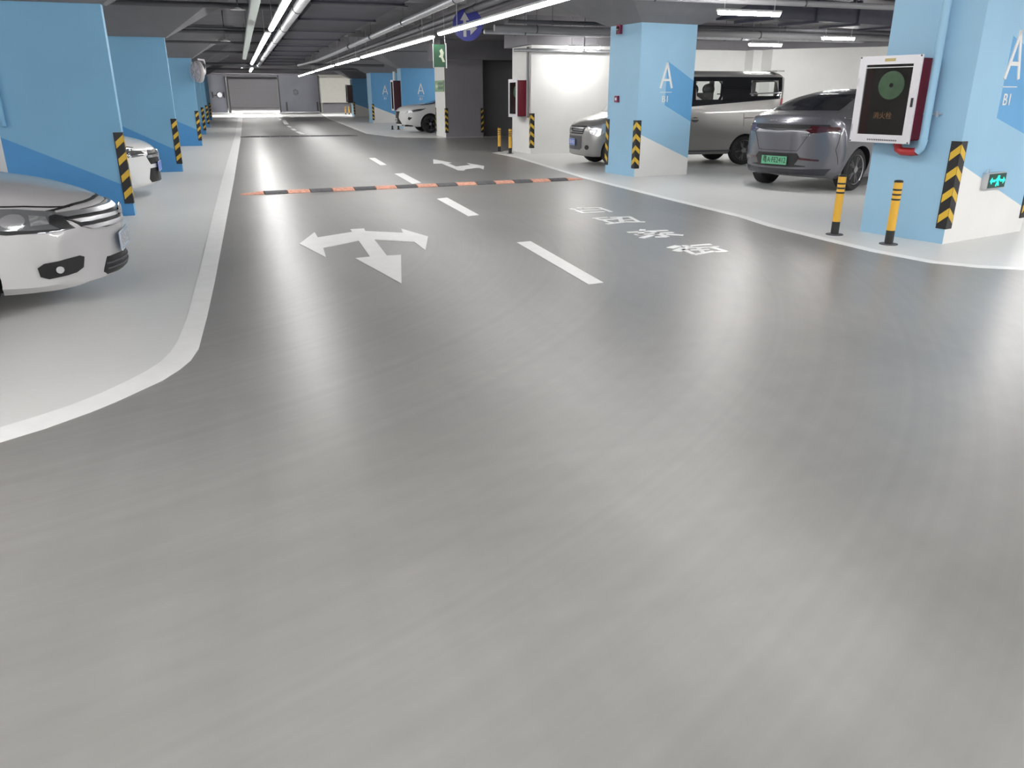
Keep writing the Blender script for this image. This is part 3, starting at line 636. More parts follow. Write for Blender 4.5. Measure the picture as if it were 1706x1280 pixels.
# ------------------------------------------------------------------ signs
sx, sy = 4.55, 16.6
s = thing('round_sign', 'round blue hanging sign with straight and right arrows', 'sign', (sx, sy, 2.84), math.radians(-12))
MB().lathe([(.29, -.012), (.30, -.008), (.30, .008), (.29, .012)], 40, 'y').build('sign_disc', 'sign_blue', s, 40)
def sym(name, pts, m, par, y=-.016, d=.004):
    A = sum(pts[k][0] * pts[(k + 1) % len(pts)][1] - pts[(k + 1) % len(pts)][0] * pts[k][1] for k in range(len(pts)))
    if A < 0: pts = pts[::-1]
    mb = MB().prism(pts, 0, d); mb.v = [(x, y + zz, yy) for (x, yy, zz) in mb.v]; return mb.build(name, m, par)
sym('straight_arrow', [(-.09, -.22), (-.03, -.22), (-.03, .08), (.03, .08), (-.06, .23), (-.15, .08), (-.09, .08)], 'sign_grey', s)
sym('turn_arrow', [(-.03, -.10), (.05, -.10), (.05, -.19), (.19, -.06), (.05, .06), (.05, -.03), (-.03, -.03)], 'sign_grey', s)
for x in (-.2, .2): MB().tube([(x, 0, .2), (x, 0, TOPZ - 2.84)], .005, 6).build('hanger_rod', 'pipe_dark', s)
# hanging green exit sign
hx, hy = 4.06, 17.55
px0 = on_plane(719, 78, (0, 18.2, 0), Vector((0, 1, 0))); 
gs = thing('hanging_sign', 'dark green sign hung on wires under the gap in the light strips', 'sign', (4.12, 17.3, 2.29), math.radians(-12))
MB().box((0, 0, 0), (.26, .03, .44)).build('sign_board', 'sign_green', gs)
MB().box((.137, 0, 0), (.02, .045, .48)).build('edge_frame', 'alu', gs)
MB().box((-.134, 0, 0), (.012, .04, .46)).build('edge_frame', 'alu', gs)
sym('running_figure', [(.0, .1), (.05, .14), (.09, .06), (.07, -.02), (.11, -.12), (.06, -.12), (.03, -.04), (-.02, -.02), (.02, .03)], 'sign_pale', gs, -.02)
for x in (-.12, .12): MB().tube([(x, 0, .2), (x * .75, 0, TOPZ - 2.29)], .004, 6).build('wire', 'galv', gs)
# pale green sign fixed on the white pier (faces the driveway)
ps = thing('wall_sign', 'pale green direction sign on the white pier', 'sign', (7.49, 31.6, 1.86), -PI / 2)
MB().box((0, -.01, 0), (1.45, .02, .40)).build('sign_board', 'sign_green_pale', ps)
for z in (.09, -.07): MB().box((.25, -.0215, z), (.8, .003, .10)).build('lettering_line', 'sign_green', ps)
sym('arrow', [(-.62, .0), (-.45, .13), (-.45, .05), (-.25, .05), (-.25, -.05), (-.45, -.05), (-.45, -.13)], 'sign_pale', ps, -.024)
# running-man exit light on the near column
def on_colR_front(px, py): return loc_on(CR, RR, px, py)
u, z = on_colR_front(1650, 300)
ex = thing('exit_sign', 'small lit green exit sign on the nearest blue column', 'exit sign', (*corner(CR, RR, u, 0), z), RR)
MB().box((0, -.035, 0), (.36, .07, .17)).build('sign_case', 'steel', ex)
MB().box((0, -.072, 0), (.34, .004, .15)).build('sign_face', 'exit_face', ex)
def glow(nm, pts): return sym(nm, pts, 'exit_glow', ex, -.079, .004)
glow('running_man', [(-.03, -.055), (-.005, -.01), (.0, .0), (-.035, -.005), (-.04, .01), (-.01, .03), (.0, .055), (.03, .055), (.03, .03), (.05, .012), (.045, .0), (.025, .01), (.02, -.01), (.04, -.05), (.02, -.055), (.005, -.025), (-.015, -.06)])
glow('left_arrow', [(-.15, 0), (-.115, .035), (-.115, .012), (-.05, .012), (-.05, -.012), (-.115, -.012), (-.115, -.035)])
glow('right_arrow', [(.15, 0), (.115, .035), (.115, .012), (.055, .012), (.055, -.012), (.115, -.012), (.115, -.035)])
MB().tube([(-.14, -.02, .085), (-.13, -.02, .115), (-.10, -.02, .115), (-.09, -.02, .085)], .004, 6).build('hanging_loop', 'steel', ex)
# alarm devices on the middle column
v, z = loc_side(CA, RA, 1034, 48)
al = thing('fire_alarm_sounder', 'dark red alarm sounder high on the middle column', 'alarm', (*corner(CA, RA, 0, v), z), RA)
MB().box((-.03, 0, 0), (.06, .13, .19)).build('sounder_case', 'alarm', al); MB().lathe([(.05, -.062), (.04, -.075), (.01, -.08)], 14, 'x').build('lamp_lens', 'red_dark', al)
v, z = loc_side(CA, RA, 1029, 165)
ab = thing('fire_alarm_button', 'small red alarm button at chest height on the middle column', 'alarm', (*corner(CA, RA, 0, v), z), RA)
MB().box((-.02, 0, 0), (.04, .12, .12)).build('button_case', 'alarm', ab); MB().lathe([(.03, -.041), (.03, -.046)], 14, 'x').build('button', 'white', ab)

# ------------------------------------------------------------------ hydrant cabinets
def cabinet(label, loc, rot, w, h, d, group, detail=True, coil=True, side='cabinet_red'):
    """front faces local -x; width along y (0..w), bottom at z=0"""
    c = thing('hydrant_cabinet', label, 'cabinet', loc, rot, group)
    b = MB(); t = .015
    b.box((-d / 2, t / 2, h / 2), (d, t, h)); b.box((-d / 2, w - t / 2, h / 2), (d, t, h)); b.box((-d / 2, w / 2, t / 2), (d, w, t)); b.box((-d / 2, w / 2, h - t / 2), (d, w, t))
    b.build('cabinet_box', side, c)
    MB().box((-t / 2, w / 2, h / 2), (t, w - .03, h - .03)).build('back_panel', 'cabinet_in', c)
    fr = MB(); e = .03; fw = .085; x = -d - .012
    for cy, cz, sy2, sz in ((w / 2, h - fw / 2 + e, w + 2 * e, fw), (w / 2, fw / 2 - e, w + 2 * e, fw), (fw / 2 - e, h / 2, fw, h - 2 * fw + 2 * e), (w - fw / 2 + e, h / 2, fw, h - 2 * fw + 2 * e)):
        fr.box((x, cy, cz), (.024, sy2, sz))
    fr.build('door_frame', 'alu', c)
    MB().box((x, w / 2, h / 2), (.006, w - .1, h - .1)).build('door_glass', 'glass_cab', c)
    if coil:
        co = MB()
        for k in range(9):
            r = .03 + k * .0135; n = 24
            pts = [(-d + .06, w * .5 + r * 1.05 * math.cos(2 * PI * j / n), h * .68 + r * math.sin(2 * PI * j / n)) for j in range(n + 1)]
            co.tube(pts, .0075, 6, cap=False)
        co.build('hose_coil', 'hose', c, 60)
    if detail:
        MB().box((x - .014, w * .5, h - .012), (.004, .12, .03)).build('brass_label', 'brass', c)
        MB().box((x - .016, -e + .035, h * .47), (.012, .022, .09)).build('door_catch', 'dark', c)
        for z in (.12, h * .72): MB().box((x - .014, w + e - .012, z), (.008, .008, .08)).build('hinge', 'steel', c)
        MB().box((x - .006, w / 2, h - .085), (.01, w - .1, .008)).build('trim_bar', 'alu', c)
        lt = MB(); n = 16
        for k in range(n): lt.box((x - .0135, w * .18 + k * (w * .55 / n), .0), (.003, .012, .016))
        tag(lt.build('small_lettering', 'pipe_dark', c), kind='stuff')
        text_obj('lettering', '消火栓', .075, .001, 'faint_red', c, frame_mtx((x - .005, w * .5, h * .30), (0, -1, 0), (0, 0, 1)))
        cp = MB()
        for yy, zz in ((-e + .012, -e + .012), (w + e - .012, -e + .012), (-e + .012, h + e - .012), (w + e - .012, h + e - .012)): cp.box((x - .014, yy, zz), (.004, .014, .014))
        cp.build('corner_screws', 'dark', c)
    return c
M['glass_cab'] = thin_glass('cabinet_glass', (0.62, 0.62, 0.62), 0.04)
M['faint_red'] = mat('faint_red_lettering', (0.16, 0.08, 0.03), 0.6)
D = 0.24
vTR, zTR = loc_side(CR, RR, 1536, 89, D); vTL, zTL = loc_side(CR, RR, 1433, 96, D); vBR, zBR = loc_side(CR, RR, 1514, 241, D); vBL, zBL = loc_side(CR, RR, 1415, 235, D)
cw = ((vTL - vTR) + (vBL - vBR)) / 2 - .06; cz0 = (zBR + zBL) / 2 + .03; ch = (zTR + zTL) / 2 - .03 - cz0; v0 = (vTR + vBR) / 2 + .03
cabR = cabinet('glazed fire hydrant cabinet with silver frame on the nearest blue column', (*corner(CR, RR, 0, v0), cz0), RR, cw, ch, D - .03, 'fire hydrant cabinets')
# blue painted pipe beside it, with red elbow underneath
vp = v0 - .11; po = (*corner(CR, RR, 0, vp), 0.0)
hp = thing('hydrant_pipe', 'light blue riser pipe beside the near cabinet, ending in a red elbow', 'pipe', po, RR)
zl = cz0 - .02
MB().tube([(-.10, 0, hR + .25), (-.10, 0, zl + .0), (-.10, .012, zl - .05), (-.10, .05, zl - .085)], .042, 14).build('riser_pipe', 'blue', hp, 50)
MB().tube([(-.10, .05, zl - .085), (-.10, .10, zl - .095), (-.10, .22, zl - .095), (-.10, .27, zl - .07), (-.10, .285, zl - .01)], .043, 14).build('red_elbow', 'cabinet_red2', hp, 50) if M.setdefault('cabinet_red2', mat('elbow_red', (0.42, 0.03, 0.035), 0.4)) else None
MB().lathe([(.05, zl + .02), (.05, zl + .035)], 14, c=(-.10, 0, 0)).build('coupling_ring', 'blue', hp)
zc = loc_side(CR, RR, 1570, 190)[1]
MB().lathe([(.046, zc - .008), (.046, zc + .008)], 14, c=(-.10, 0, 0)).build('pipe_clamp', 'blue', hp)
MB().tube([(-.08, -.04, zc), (-.03, -.09, zc), (0, -.10, zc)], .007, 6).build('clamp_bolt', 'steel', hp); MB().box((-.05, -.075, zc), (.025, .02, .06)).build('clamp_plate', 'steel', hp)
# far cabinets
cabinet('fire hydrant cabinet with red side on the far white wall', (7.48, 21.28, 0.98), 0, .66, 0.92, .3, 'fire hydrant cabinets', False)
cabinet('distant hydrant cabinet standing behind the crossover car bonnet', (7.60, 40.3, .85), 0, .6, 1.35, .35, 'fire hydrant cabinets', False, False, 'cabinet_dark')
cabinet('farthest hydrant cabinet beside the cream wall', (8.54, 65.3, 1.0), 0, .8, 1.3, .4, 'fire hydrant cabinets', False, False, 'cabinet_dark')
pipe('riser_pipe', [(7.40, 40.75, 2.2), (7.40, 40.75, 2.62)], .07, 'white', 'white riser pipe above the cabinet behind the crossover car')
pipe('riser_pipe', [(7.42, 21.12, 0.95), (7.42, 21.12, 2.72)], .035, 'pipe_grey', 'thin grey riser pipe beside the cabinet on the far white wall')
pipe('branch_pipe', [(7.0, 21.0, 2.62), (7.42, 20.7, 2.62), (9.6, 20.7, 2.62)], .04, 'galv', 'horizontal pipe just under the tube light at the far white wall')
# vertical painted pipe on the first left column
pipe('riser_pipe', [(-2.78, 11.57, 2.56), (-2.78, 11.57, 1.15)], .045, 'blue_left', 'blue painted riser pipe on the nearest left column')

# ------------------------------------------------------------------ wall fan on third left column
fx, fy = -1.05, 27.6
fn = thing('wall_fan', 'round grey wall fan on the third left column', 'fan', (-1.12, 27.7, 2.2), math.radians(-60))
MB().lathe([(.02, .0), (.27, .0), (.31, .03), (.32, .07), (.31, .11), (.27, .14), (.02, .16)], 28, 'y').build('fan_shroud', 'fan_grey', fn, 40)
for k in range(5):
    a = 2 * PI * k / 5; b = MB(); ca, sa = math.cos(a), math.sin(a)
    b.add([(.05 * ca, -.02, .05 * sa), (.25 * ca - .06 * sa, -.035, .25 * sa + .06 * ca), (.27 * ca + .06 * sa, -.01, .27 * sa - .06 * ca), (.05 * ca + .02 * sa, -.005, .05 * sa - .02 * ca)], [(0, 1, 2, 3)]); b.build('fan_blade', 'fan_white', fn)
cg = MB()
for r in (.12, .2, .28): cg.tube([(r * math.cos(2 * PI * j / 24), -.05, r * math.sin(2 * PI * j / 24)) for j in range(25)], .006, 5, cap=False)
for k in range(10): cg.tube([(.0, -.05, 0), (.31 * math.cos(2 * PI * k / 10), -.045, .31 * math.sin(2 * PI * k / 10))], .005, 5)
cg.build('wire_guard', 'fan_white', fn)
MB().tube([(0, .16, 0), (0, .30, 0), (0, .34, .2), (0, .30, .34), (0, .1, .36)], .03, 10).build('bracket_arm', 'fan_white', fn, 50)
MB().lathe([(.06, .12), (.09, .16), (.08, .28), (.04, .3)], 16, 'y').build('motor_housing', 'fan_white', fn, 40)

# ------------------------------------------------------------------ far doors
ld = thing('blast_door', 'dark grey curved blast door standing open at the left far end', 'door', (-1.7, 82.6, 0), math.radians(14))
mb = MB(); pr = []
for k in range(9): a = -0.85 + 1.7 * k / 8; pr.append((math.sin(a) * 1.0, 0.35 - math.cos(a) * .45))
mb.prism(pr[::1] + [(pr[-1][0], .45), (pr[0][0], .45)], 0.03, 3.35); mb.build('door_leaf', 'door_grey', ld, 30)
MB().box((-.95, .15, 1.7), (.25, .5, 3.3)).build('door_edge', 'door_dark', ld); MB().box((.98, .1, 1.6), (.12, .5, 3.2)).build('door_frame', 'door_dark', ld)
MB().box((0, -.13, 1.55), (1.0, .08, .07)).build('locking_bar', 'door_dark', ld)
for x in (-.5, .05, .55): MB().box((x, -.14, 1.6), (.1, .1, .5)).build('bracket', 'door_dark', ld)
MB().lathe([(.05, -.3), (.22, -.3), (.24, -.26), (.22, -.22), (.05, -.22)], 16, 'y', (.1, 0, 1.6)).build('hand_wheel', 'steel', ld)
rdr = thing('blast_door', 'flat blue-grey blast door with a hand wheel at the right far end', 'door', (5.75, 82.9, 0))
MB().box((0, 0, 1.68), (3.75, .45, 3.3)).build('door_leaf', 'door_grey', rdr)
MB().box((-1.9, -.02, 1.68), (.12, .55, 3.35)).build('door_edge', 'door_dark', rdr); MB().box((1.86, -.02, 1.68), (.14, .55, 3.35)).build('door_edge', 'door_dark', rdr)
for x in (-1.3, 1.6): MB().box((x, -.26, .55), (.14, .1, .8)).build('hinge', 'door_dark', rdr)
wh = MB(); wh.tube([(-.35 + .26 * math.cos(2 * PI * j / 20), -.32, 1.85 + .26 * math.sin(2 * PI * j / 20)) for j in range(21)], .03, 6, cap=False)
for a in (0, PI / 3, 2 * PI / 3): wh.tube([(-.35 + .26 * math.cos(a), -.32, 1.85 + .26 * math.sin(a)), (-.35 - .26 * math.cos(a), -.32, 1.85 - .26 * math.sin(a))], .025, 6)
wh.tube([(-.35, -.34, 1.85), (-.35, -.2, 1.85)], .05, 8); wh.build('hand_wheel', 'steel', rdr)
shx = G(427, 178.5); 
sh = thing('roller_shutter', 'grey roller shutter beyond the blast door opening', 'shutter', (3.4, 100.2, 0.26))
for i in range(21): MB().box((0, 0, .075 + i * .145), (9.0, .05, .137)).build('shutter_slat', 'shutter', sh)
MB().box((0, .05, 1.55), (9.0, .02, 3.08)).build('backing', 'door_dark', sh)

# ------------------------------------------------------------------ cars
def mono(xs, ys, x):       # monotone cubic interpolation
    n = len(xs)
    if x <= xs[0]: return ys[0]
    if x >= xs[-1]: return ys[-1]
    i = max(k for k in range(n) if xs[k] <= x); i = min(i, n - 2)
    d = [(ys[k + 1] - ys[k]) / (xs[k + 1] - xs[k]) for k in range(n - 1)]
    def sl(k):
        if k == 0: return d[0]
        if k == n - 1: return d[-1]
        if d[k - 1] * d[k] <= 0: return 0
        return 2 * d[k - 1] * d[k] / (d[k - 1] + d[k])
    h = xs[i + 1] - xs[i]; t = (x - xs[i]) / h; m0, m1 = sl(i), sl(i + 1)
    return (2*t**3 - 3*t*t + 1) * ys[i] + (t**3 - 2*t*t + t) * h * m0 + (-2*t**3 + 3*t*t) * ys[i + 1] + (t**3 - t*t) * h * m1
def cat(p, n):             # catmull through 2D points
    out = []
    for i in range(len(p) - 1):
        p0 = p[i - 1] if i else p[0]; p1 = p[i]; p2 = p[i + 1]; p3 = p[i + 2] if i + 2 < len(p) else p[-1]
        for k in range(n):
            t = k / n; q = []
            for j in (0, 1):
                a = .5 * (2*p1[j] + (-p0[j] + p2[j])*t + (2*p0[j] - 5*p1[j] + 4*p2[j] - p3[j])*t*t + (-p0[j] + 3*p1[j] - 3*p2[j] + p3[j])*t**3); q.append(a)
            out.append(q)
    out.append(list(p[-1])); return out
def car_body(st, step=0.07):
    """st rows: x, zb, wl,zl, wm,zm, ws,zs, wr,zr, wt,zt, bow   with x rising towards the nose"""
    st = sorted(st); xs = [r[0] for r in st]; cols = list(zip(*st)); n = max(8, int((xs[-1] - xs[0]) / step)); X = sorted(set([xs[0] + (xs[-1] - xs[0]) * k / n for k in range(n + 1)] + xs))
    rows = []; bows = []
    for x in X:
        v = [mono(xs, c, x) for c in cols[1:]]
        zb, wl, zl, wm, zm, ws, zs, wr, zr, wt, zt, bow = v
        W0 = wl - .08; T = (0, .25, .5, .75)
        low = [(W0 * t, zb) for t in T]
        side = [[W0, zb]] + cat([(wl, zl), (wm, zm), (ws, zs), (wr, zr)], 5)
        top = [(wr * t, zt - (zt - zr) * t ** 2.4) for t in T[::-1]]
        half = low + side + top
        ring = [(-y, z) for y, z in half[1:-1]][::-1]
        full = half + ring
        wmax = max(wm, .3)
        bw = lambda y, bow=bow, wmax=wmax: -bow * (abs(y) / wmax) ** 2.2
        rows.append([(x + bw(y), y, z) for y, z in full]); bows.append(bw); S = len(side)
    K = len(rows[0]); vs = [p for r in rows for p in r]; fs = []
    for i in range(len(rows) - 1):
        for k in range(K): fs.append((i * K + k, i * K + (k + 1) % K, (i + 1) * K + (k + 1) % K, (i + 1) * K + k))
    TT = (-1, -.75, -.5, -.25, 0, .25, .5, .75, 1)
    for ri in (0, len(rows) - 1):         # end caps as a grid, so they keep the curve in plan
        off = ri * K; grid = []
        for j in range(S):
            k = 4 + j; line = []
            for t in TT:
                if abs(t) == 1: line.append(off + (k if t > 0 else (K - k) % K)); continue
                if j in (0, S - 1):
                    q = TT.index(abs(t)) - 4; kk = q if j == 0 else (4 + S - 1) + (4 - q)
                    line.append(off + (kk if t >= 0 else (K - kk) % K)); continue
                p = rows[ri][k]; y = p[1] * t; x0 = rows[ri][0][0]
                vs.append((x0 + bows[ri](y), y, p[2])); line.append(len(vs) - 1)
            grid.append(line)
        for j in range(S - 1):
            for c in range(8): fs.append((grid[j][c], grid[j][c + 1], grid[j + 1][c + 1], grid[j + 1][c]))
    bm = bmesh.new(); V = [bm.verts.new(v) for v in vs]
    for f in fs:
        try: bm.faces.new([V[i] for i in f])
        except ValueError: pass
    bmesh.ops.recalc_face_normals(bm, faces=bm.faces)
    # cross-subdivide the flat caps so bow shows in plan
    return bm
def bm_obj(bm, name, mats, parent, smooth=35):
    me = bpy.data.meshes.new(name); bm.to_mesh(me)
    for m_ in mats: me.materials.append(M[m_])
    me.polygons.foreach_set('use_smooth', [True] * len(me.polygons)); me.set_sharp_from_angle(angle=math.radians(smooth))
    o = bpy.data.objects.new(name, me); COL.objects.link(o); o.parent = parent; return o
def boolean_cut(o, cutter):
    md = o.modifiers.new('cut', 'BOOLEAN'); md.object = cutter; md.operation = 'DIFFERENCE'; md.solver = 'EXACT'
    dg = bpy.context.evaluated_depsgraph_get(); me = bpy.data.meshes.new_from_object(o.evaluated_get(dg)); old = o.data
    if len(me.polygons) > 50: o.modifiers.clear(); o.data = me
    else: o.modifiers.clear(); print('boolean failed', o.name)
    bpy.data.objects.remove(cutter)
class Proj:
    def __init__(s, bm): s.t = BVHTree.FromBMesh(bm)
    def patch(s, name, outline, view, m, parent, off=.004, grid=.05, back=.012, base=0.0, label=None):
        """outline in the view's 2D plane; view: 'F' front (y,z), 'B' back (y,z), 'L' / 'R' side (x,z), 'T' top (x,y)"""
        bm = bmesh.new(); V3 = [Vector((a, b, 0)) for a, b in outline]
        vv = [bm.verts.new(v) for v in V3]
        for t in tessellate_polygon([V3]):
            try: bm.faces.new([vv[i] for i in t])
            except ValueError: pass
        for ax in (0, 1):
            lo = min(p[ax] for p in outline); hi = max(p[ax] for p in outline); k = lo + grid
            while k < hi - 1e-4:
                co = Vector((k, 0, 0)) if ax == 0 else Vector((0, k, 0)); no = Vector((1, 0, 0)) if ax == 0 else Vector((0, 1, 0))
                bmesh.ops.bisect_plane(bm, geom=bm.verts[:] + bm.edges[:] + bm.faces[:], plane_co=co, plane_no=no); k += grid
        D_ = {'F': Vector((-1, 0, 0)), 'B': Vector((1, 0, 0)), 'L': Vector((0, -1, 0)), 'R': Vector((0, 1, 0)), 'T': Vector((0, 0, -1))}[view]
        for v in bm.verts:
            a, b = v.co.x, v.co.y
            o = {'F': Vector((6, a, b)), 'B': Vector((-9, a, b)), 'L': Vector((a, 4, b)), 'R': Vector((a, -4, b)), 'T': Vector((a, b, 5))}[view]
            loc, no, i, dd = s.t.ray_cast(o, D_)
            if loc is None: loc, no, i, dd = s.t.find_nearest(o + D_ * (6 if view in 'FB' else 3.2))
            if no.dot(D_) > 0: no = -no
            v.co = loc - D_ * off * .6 + no * off * .6
        bmesh.ops.recalc_face_normals(bm, faces=bm.faces)
        ed = [e for e in bm.edges if e.is_boundary]; r = bmesh.ops.extrude_edge_only(bm, edges=ed)
        for g in r['geom']:
            if isinstance(g, bmesh.types.BMVert): g.co += D_ * back
        if sum((f.normal.dot(D_)) * f.calc_area() for f in bm.faces) > 0: bmesh.ops.reverse_faces(bm, faces=bm.faces)
        o = bm_obj(bm, name, [m], parent, 30); bm.free()
        if label: o['label'] = label
        return o
    def at(s, view, a, b):
        D_ = {'F': Vector((-1, 0, 0)), 'B': Vector((1, 0, 0)), 'L': Vector((0, -1, 0)), 'R': Vector((0, 1, 0))}[view]
        o = {'F': Vector((6, a, b)), 'B': Vector((-9, a, b)), 'L': Vector((a, 4, b)), 'R': Vector((a, -4, b))}[view]
        loc, no, i, dd = s.t.ray_cast(o, D_); return loc, no
def circ(cx, cz, r, n=18, sx=1.0): return [(cx + r * sx * math.cos(2 * PI * k / n), cz + r * math.sin(2 * PI * k / n)) for k in range(n)]
def wheel(parent, x, y, r, w, side, spokes=5, rimm='rim'):
    """side +1 = left (+y)"""
    mb = MB(); mb.lathe([(r * .66, -w / 2 + .01), (r * .9, -w / 2), (r * .985, -w / 2 + .025), (r, -w / 4), (r, w / 4), (r * .985, w / 2 - .025), (r * .9, w / 2), (r * .66, w / 2 - .01)], 32, 'y')
    o = mb.build('wheel', 'tyre', parent, 35); o.location = (x, y, r)
    rb = MB(); f = side * (w / 2)
    rb.lathe([(r * .60, f - side * .06), (r * .66, f - side * .012), (r * .70, f + side * .002), (r * .70, f - side * .02), (r * .64, f - side * .07)], 32, 'y')
    for k in range(spokes * 2):
        a = 2 * PI * (k // 2) / spokes + (.16 if k % 2 else -.16); c, s_ = math.cos(a), math.sin(a); t = .022
        q = [(.05, -t), (r * .62, -t * .8), (r * .62, t * .8), (.05, t)]
        p = [(u * c - v_ * s_, u * s_ + v_ * c) for u, v_ in q]
        rb.add([(a_, f - side * .01, b_) for a_, b_ in p] + [(a_, f - side * .04, b_) for a_, b_ in p], [(0, 1, 2, 3), (7, 6, 5, 4), (0, 4, 5, 1), (1, 5, 6, 2), (2, 6, 7, 3), (3, 7, 4, 0)])
    rb.lathe([(.06, f - side * .04), (.055, f), (.03, f + side * .003)], 16, 'y')
    rb.build('rim', rimm, o, 35)
    db = MB(); db.lathe([(r * .63, f - side * .075), (r * .63, f - side * .06)], 24, 'y'); db.build('brake_disc', 'dark', o)
    return o
def arches(o, xs, r, hw, track_in=.22, zc=None):
    mb = MB()
    for x in xs:
        for s_ in (1, -1):
            a, b = (hw - track_in, hw + .3)
            mb.lathe([(r, min(s_ * a, s_ * b)), (r, max(s_ * a, s_ * b))], 40, 'y', (x, 0, zc if zc else r * .92))
    c = mb.build('cutter', ['dark', 'dark']); 
    for p in c.data.polygons: p.material_index = 1
    c.parent = o.parent; boolean_cut(o, c)
    o.data.polygons.foreach_set('use_smooth', [True] * len(o.data.polygons)); o.data.set_sharp_from_angle(angle=math.radians(32))
def fit(o_, w):
    xs = [v.co.y for v in o_.data.vertices]; c = (max(xs) + min(xs)) / 2; k = w / (max(xs) - min(xs))
    for v in o_.data.vertices: v.co.y = c + (v.co.y - c) * k
def plate_obj(pj, view, y, z, w, h, m, parent, txt=None, tm='white', bars=0, tilt=0):
    loc, no = pj.at(view, y, z); s_ = 1 if view == 'F' else -1
    x = loc.x + s_ * .012
    p = MB().box((x, y, z), (.012, w, h)).build('number_plate', m, parent)
    rim = MB()
    for a, b, c, d in ((0, h / 2, w, .006), (0, -h / 2, w, .006), (w / 2, 0, .006, h), (-w / 2, 0, .006, h)): rim.box((x + s_ * .005, y + a, z + b), (.006, c, d))
    rim.build('plate_rim', 'plate_white' if m != 'plate_green' else 'black', p)
    if txt: fit(text_obj('plate_lettering', txt, h * .86, .001, tm, p, frame_mtx((x + s_ * .0085, y, z), (0, s_, 0), (0, 0, 1))), w * .9)
    if bars:
        b_ = MB()
        for k in range(bars):
            yy = y - w * .4 + k * w * .8 / (bars - 1); b_.box((x + s_ * .007, yy, z), (.003, w * .05, h * .62)); b_.box((x + s_ * .007, yy + w * .025, z + random.choice((-.2, .0, .2)) * h), (.003, w * .06, h * .12))
        b_.build('plate_lettering', tm, p)
    return p
def seam(pj, pts, view, parent, w=.006, name='panel_gap', m='dark'):
    out = []
    for i, p in enumerate(pts):
        a = Vector(pts[max(i - 1, 0)]); b = Vector(pts[min(i + 1, len(pts) - 1)]); d = (b - a).normalized(); n = Vector((-d.y, d.x)) * w / 2; out.append((p, n))
    poly = [(p[0] + n.x, p[1] + n.y) for p, n in out] + [(p[0] - n.x, p[1] - n.y) for p, n in reversed(out)]
    return pj.patch(name, poly, view, m, parent, off=.003, grid=.05, back=.004)

# ---- silver sedan (nose towards the driveway), nearest, lower left
#     x, zb, wl,zl, wm,zm, ws,zs, wr,zr, wt,zt, bow
SIL = [(-4.40, .38, .62, .42, .70, .60, .66, .82, .58, .92, .40, .95, -.10), (-4.25, .30, .72, .34, .80, .60, .76, .90, .66, 1.00, .45, 1.04, -.08), (-3.85, .22, .78, .28, .84, .62, .80, .96, .68, 1.05, .45, 1.08, 0),
       (-3.15, .19, .79, .25, .845, .60, .82, .95, .60, 1.36, .42, 1.42, 0), (-2.4, .18, .79, .24, .847, .58, .83, .93, .60, 1.42, .42, 1.475, 0), (-1.85, .18, .79, .24, .847, .56, .83, .90, .62, 1.32, .42, 1.40, 0),
       (-1.12, .18, .79, .24, .847, .55, .83, .86, .72, .95, .45, 1.02, .04), (-.85, .18, .79, .24, .845, .54, .81, .80, .68, .90, .42, .955, .08), (-.55, .17, .78, .23, .83, .52, .78, .74, .62, .85, .40, .90, .16),
       (-.28, .17, .73, .22, .78, .48, .74, .68, .56, .775, .38, .82, .24), (-.10, .18, .66, .22, .72, .44, .70, .60, .55, .69, .36, .735, .30), (-.03, .20, .62, .24, .68, .40, .66, .52, .56, .62, .35, .66, .30), (0.0, .23, .58, .26, .63, .38, .62, .48, .55, .545, .33, .58, .30)]
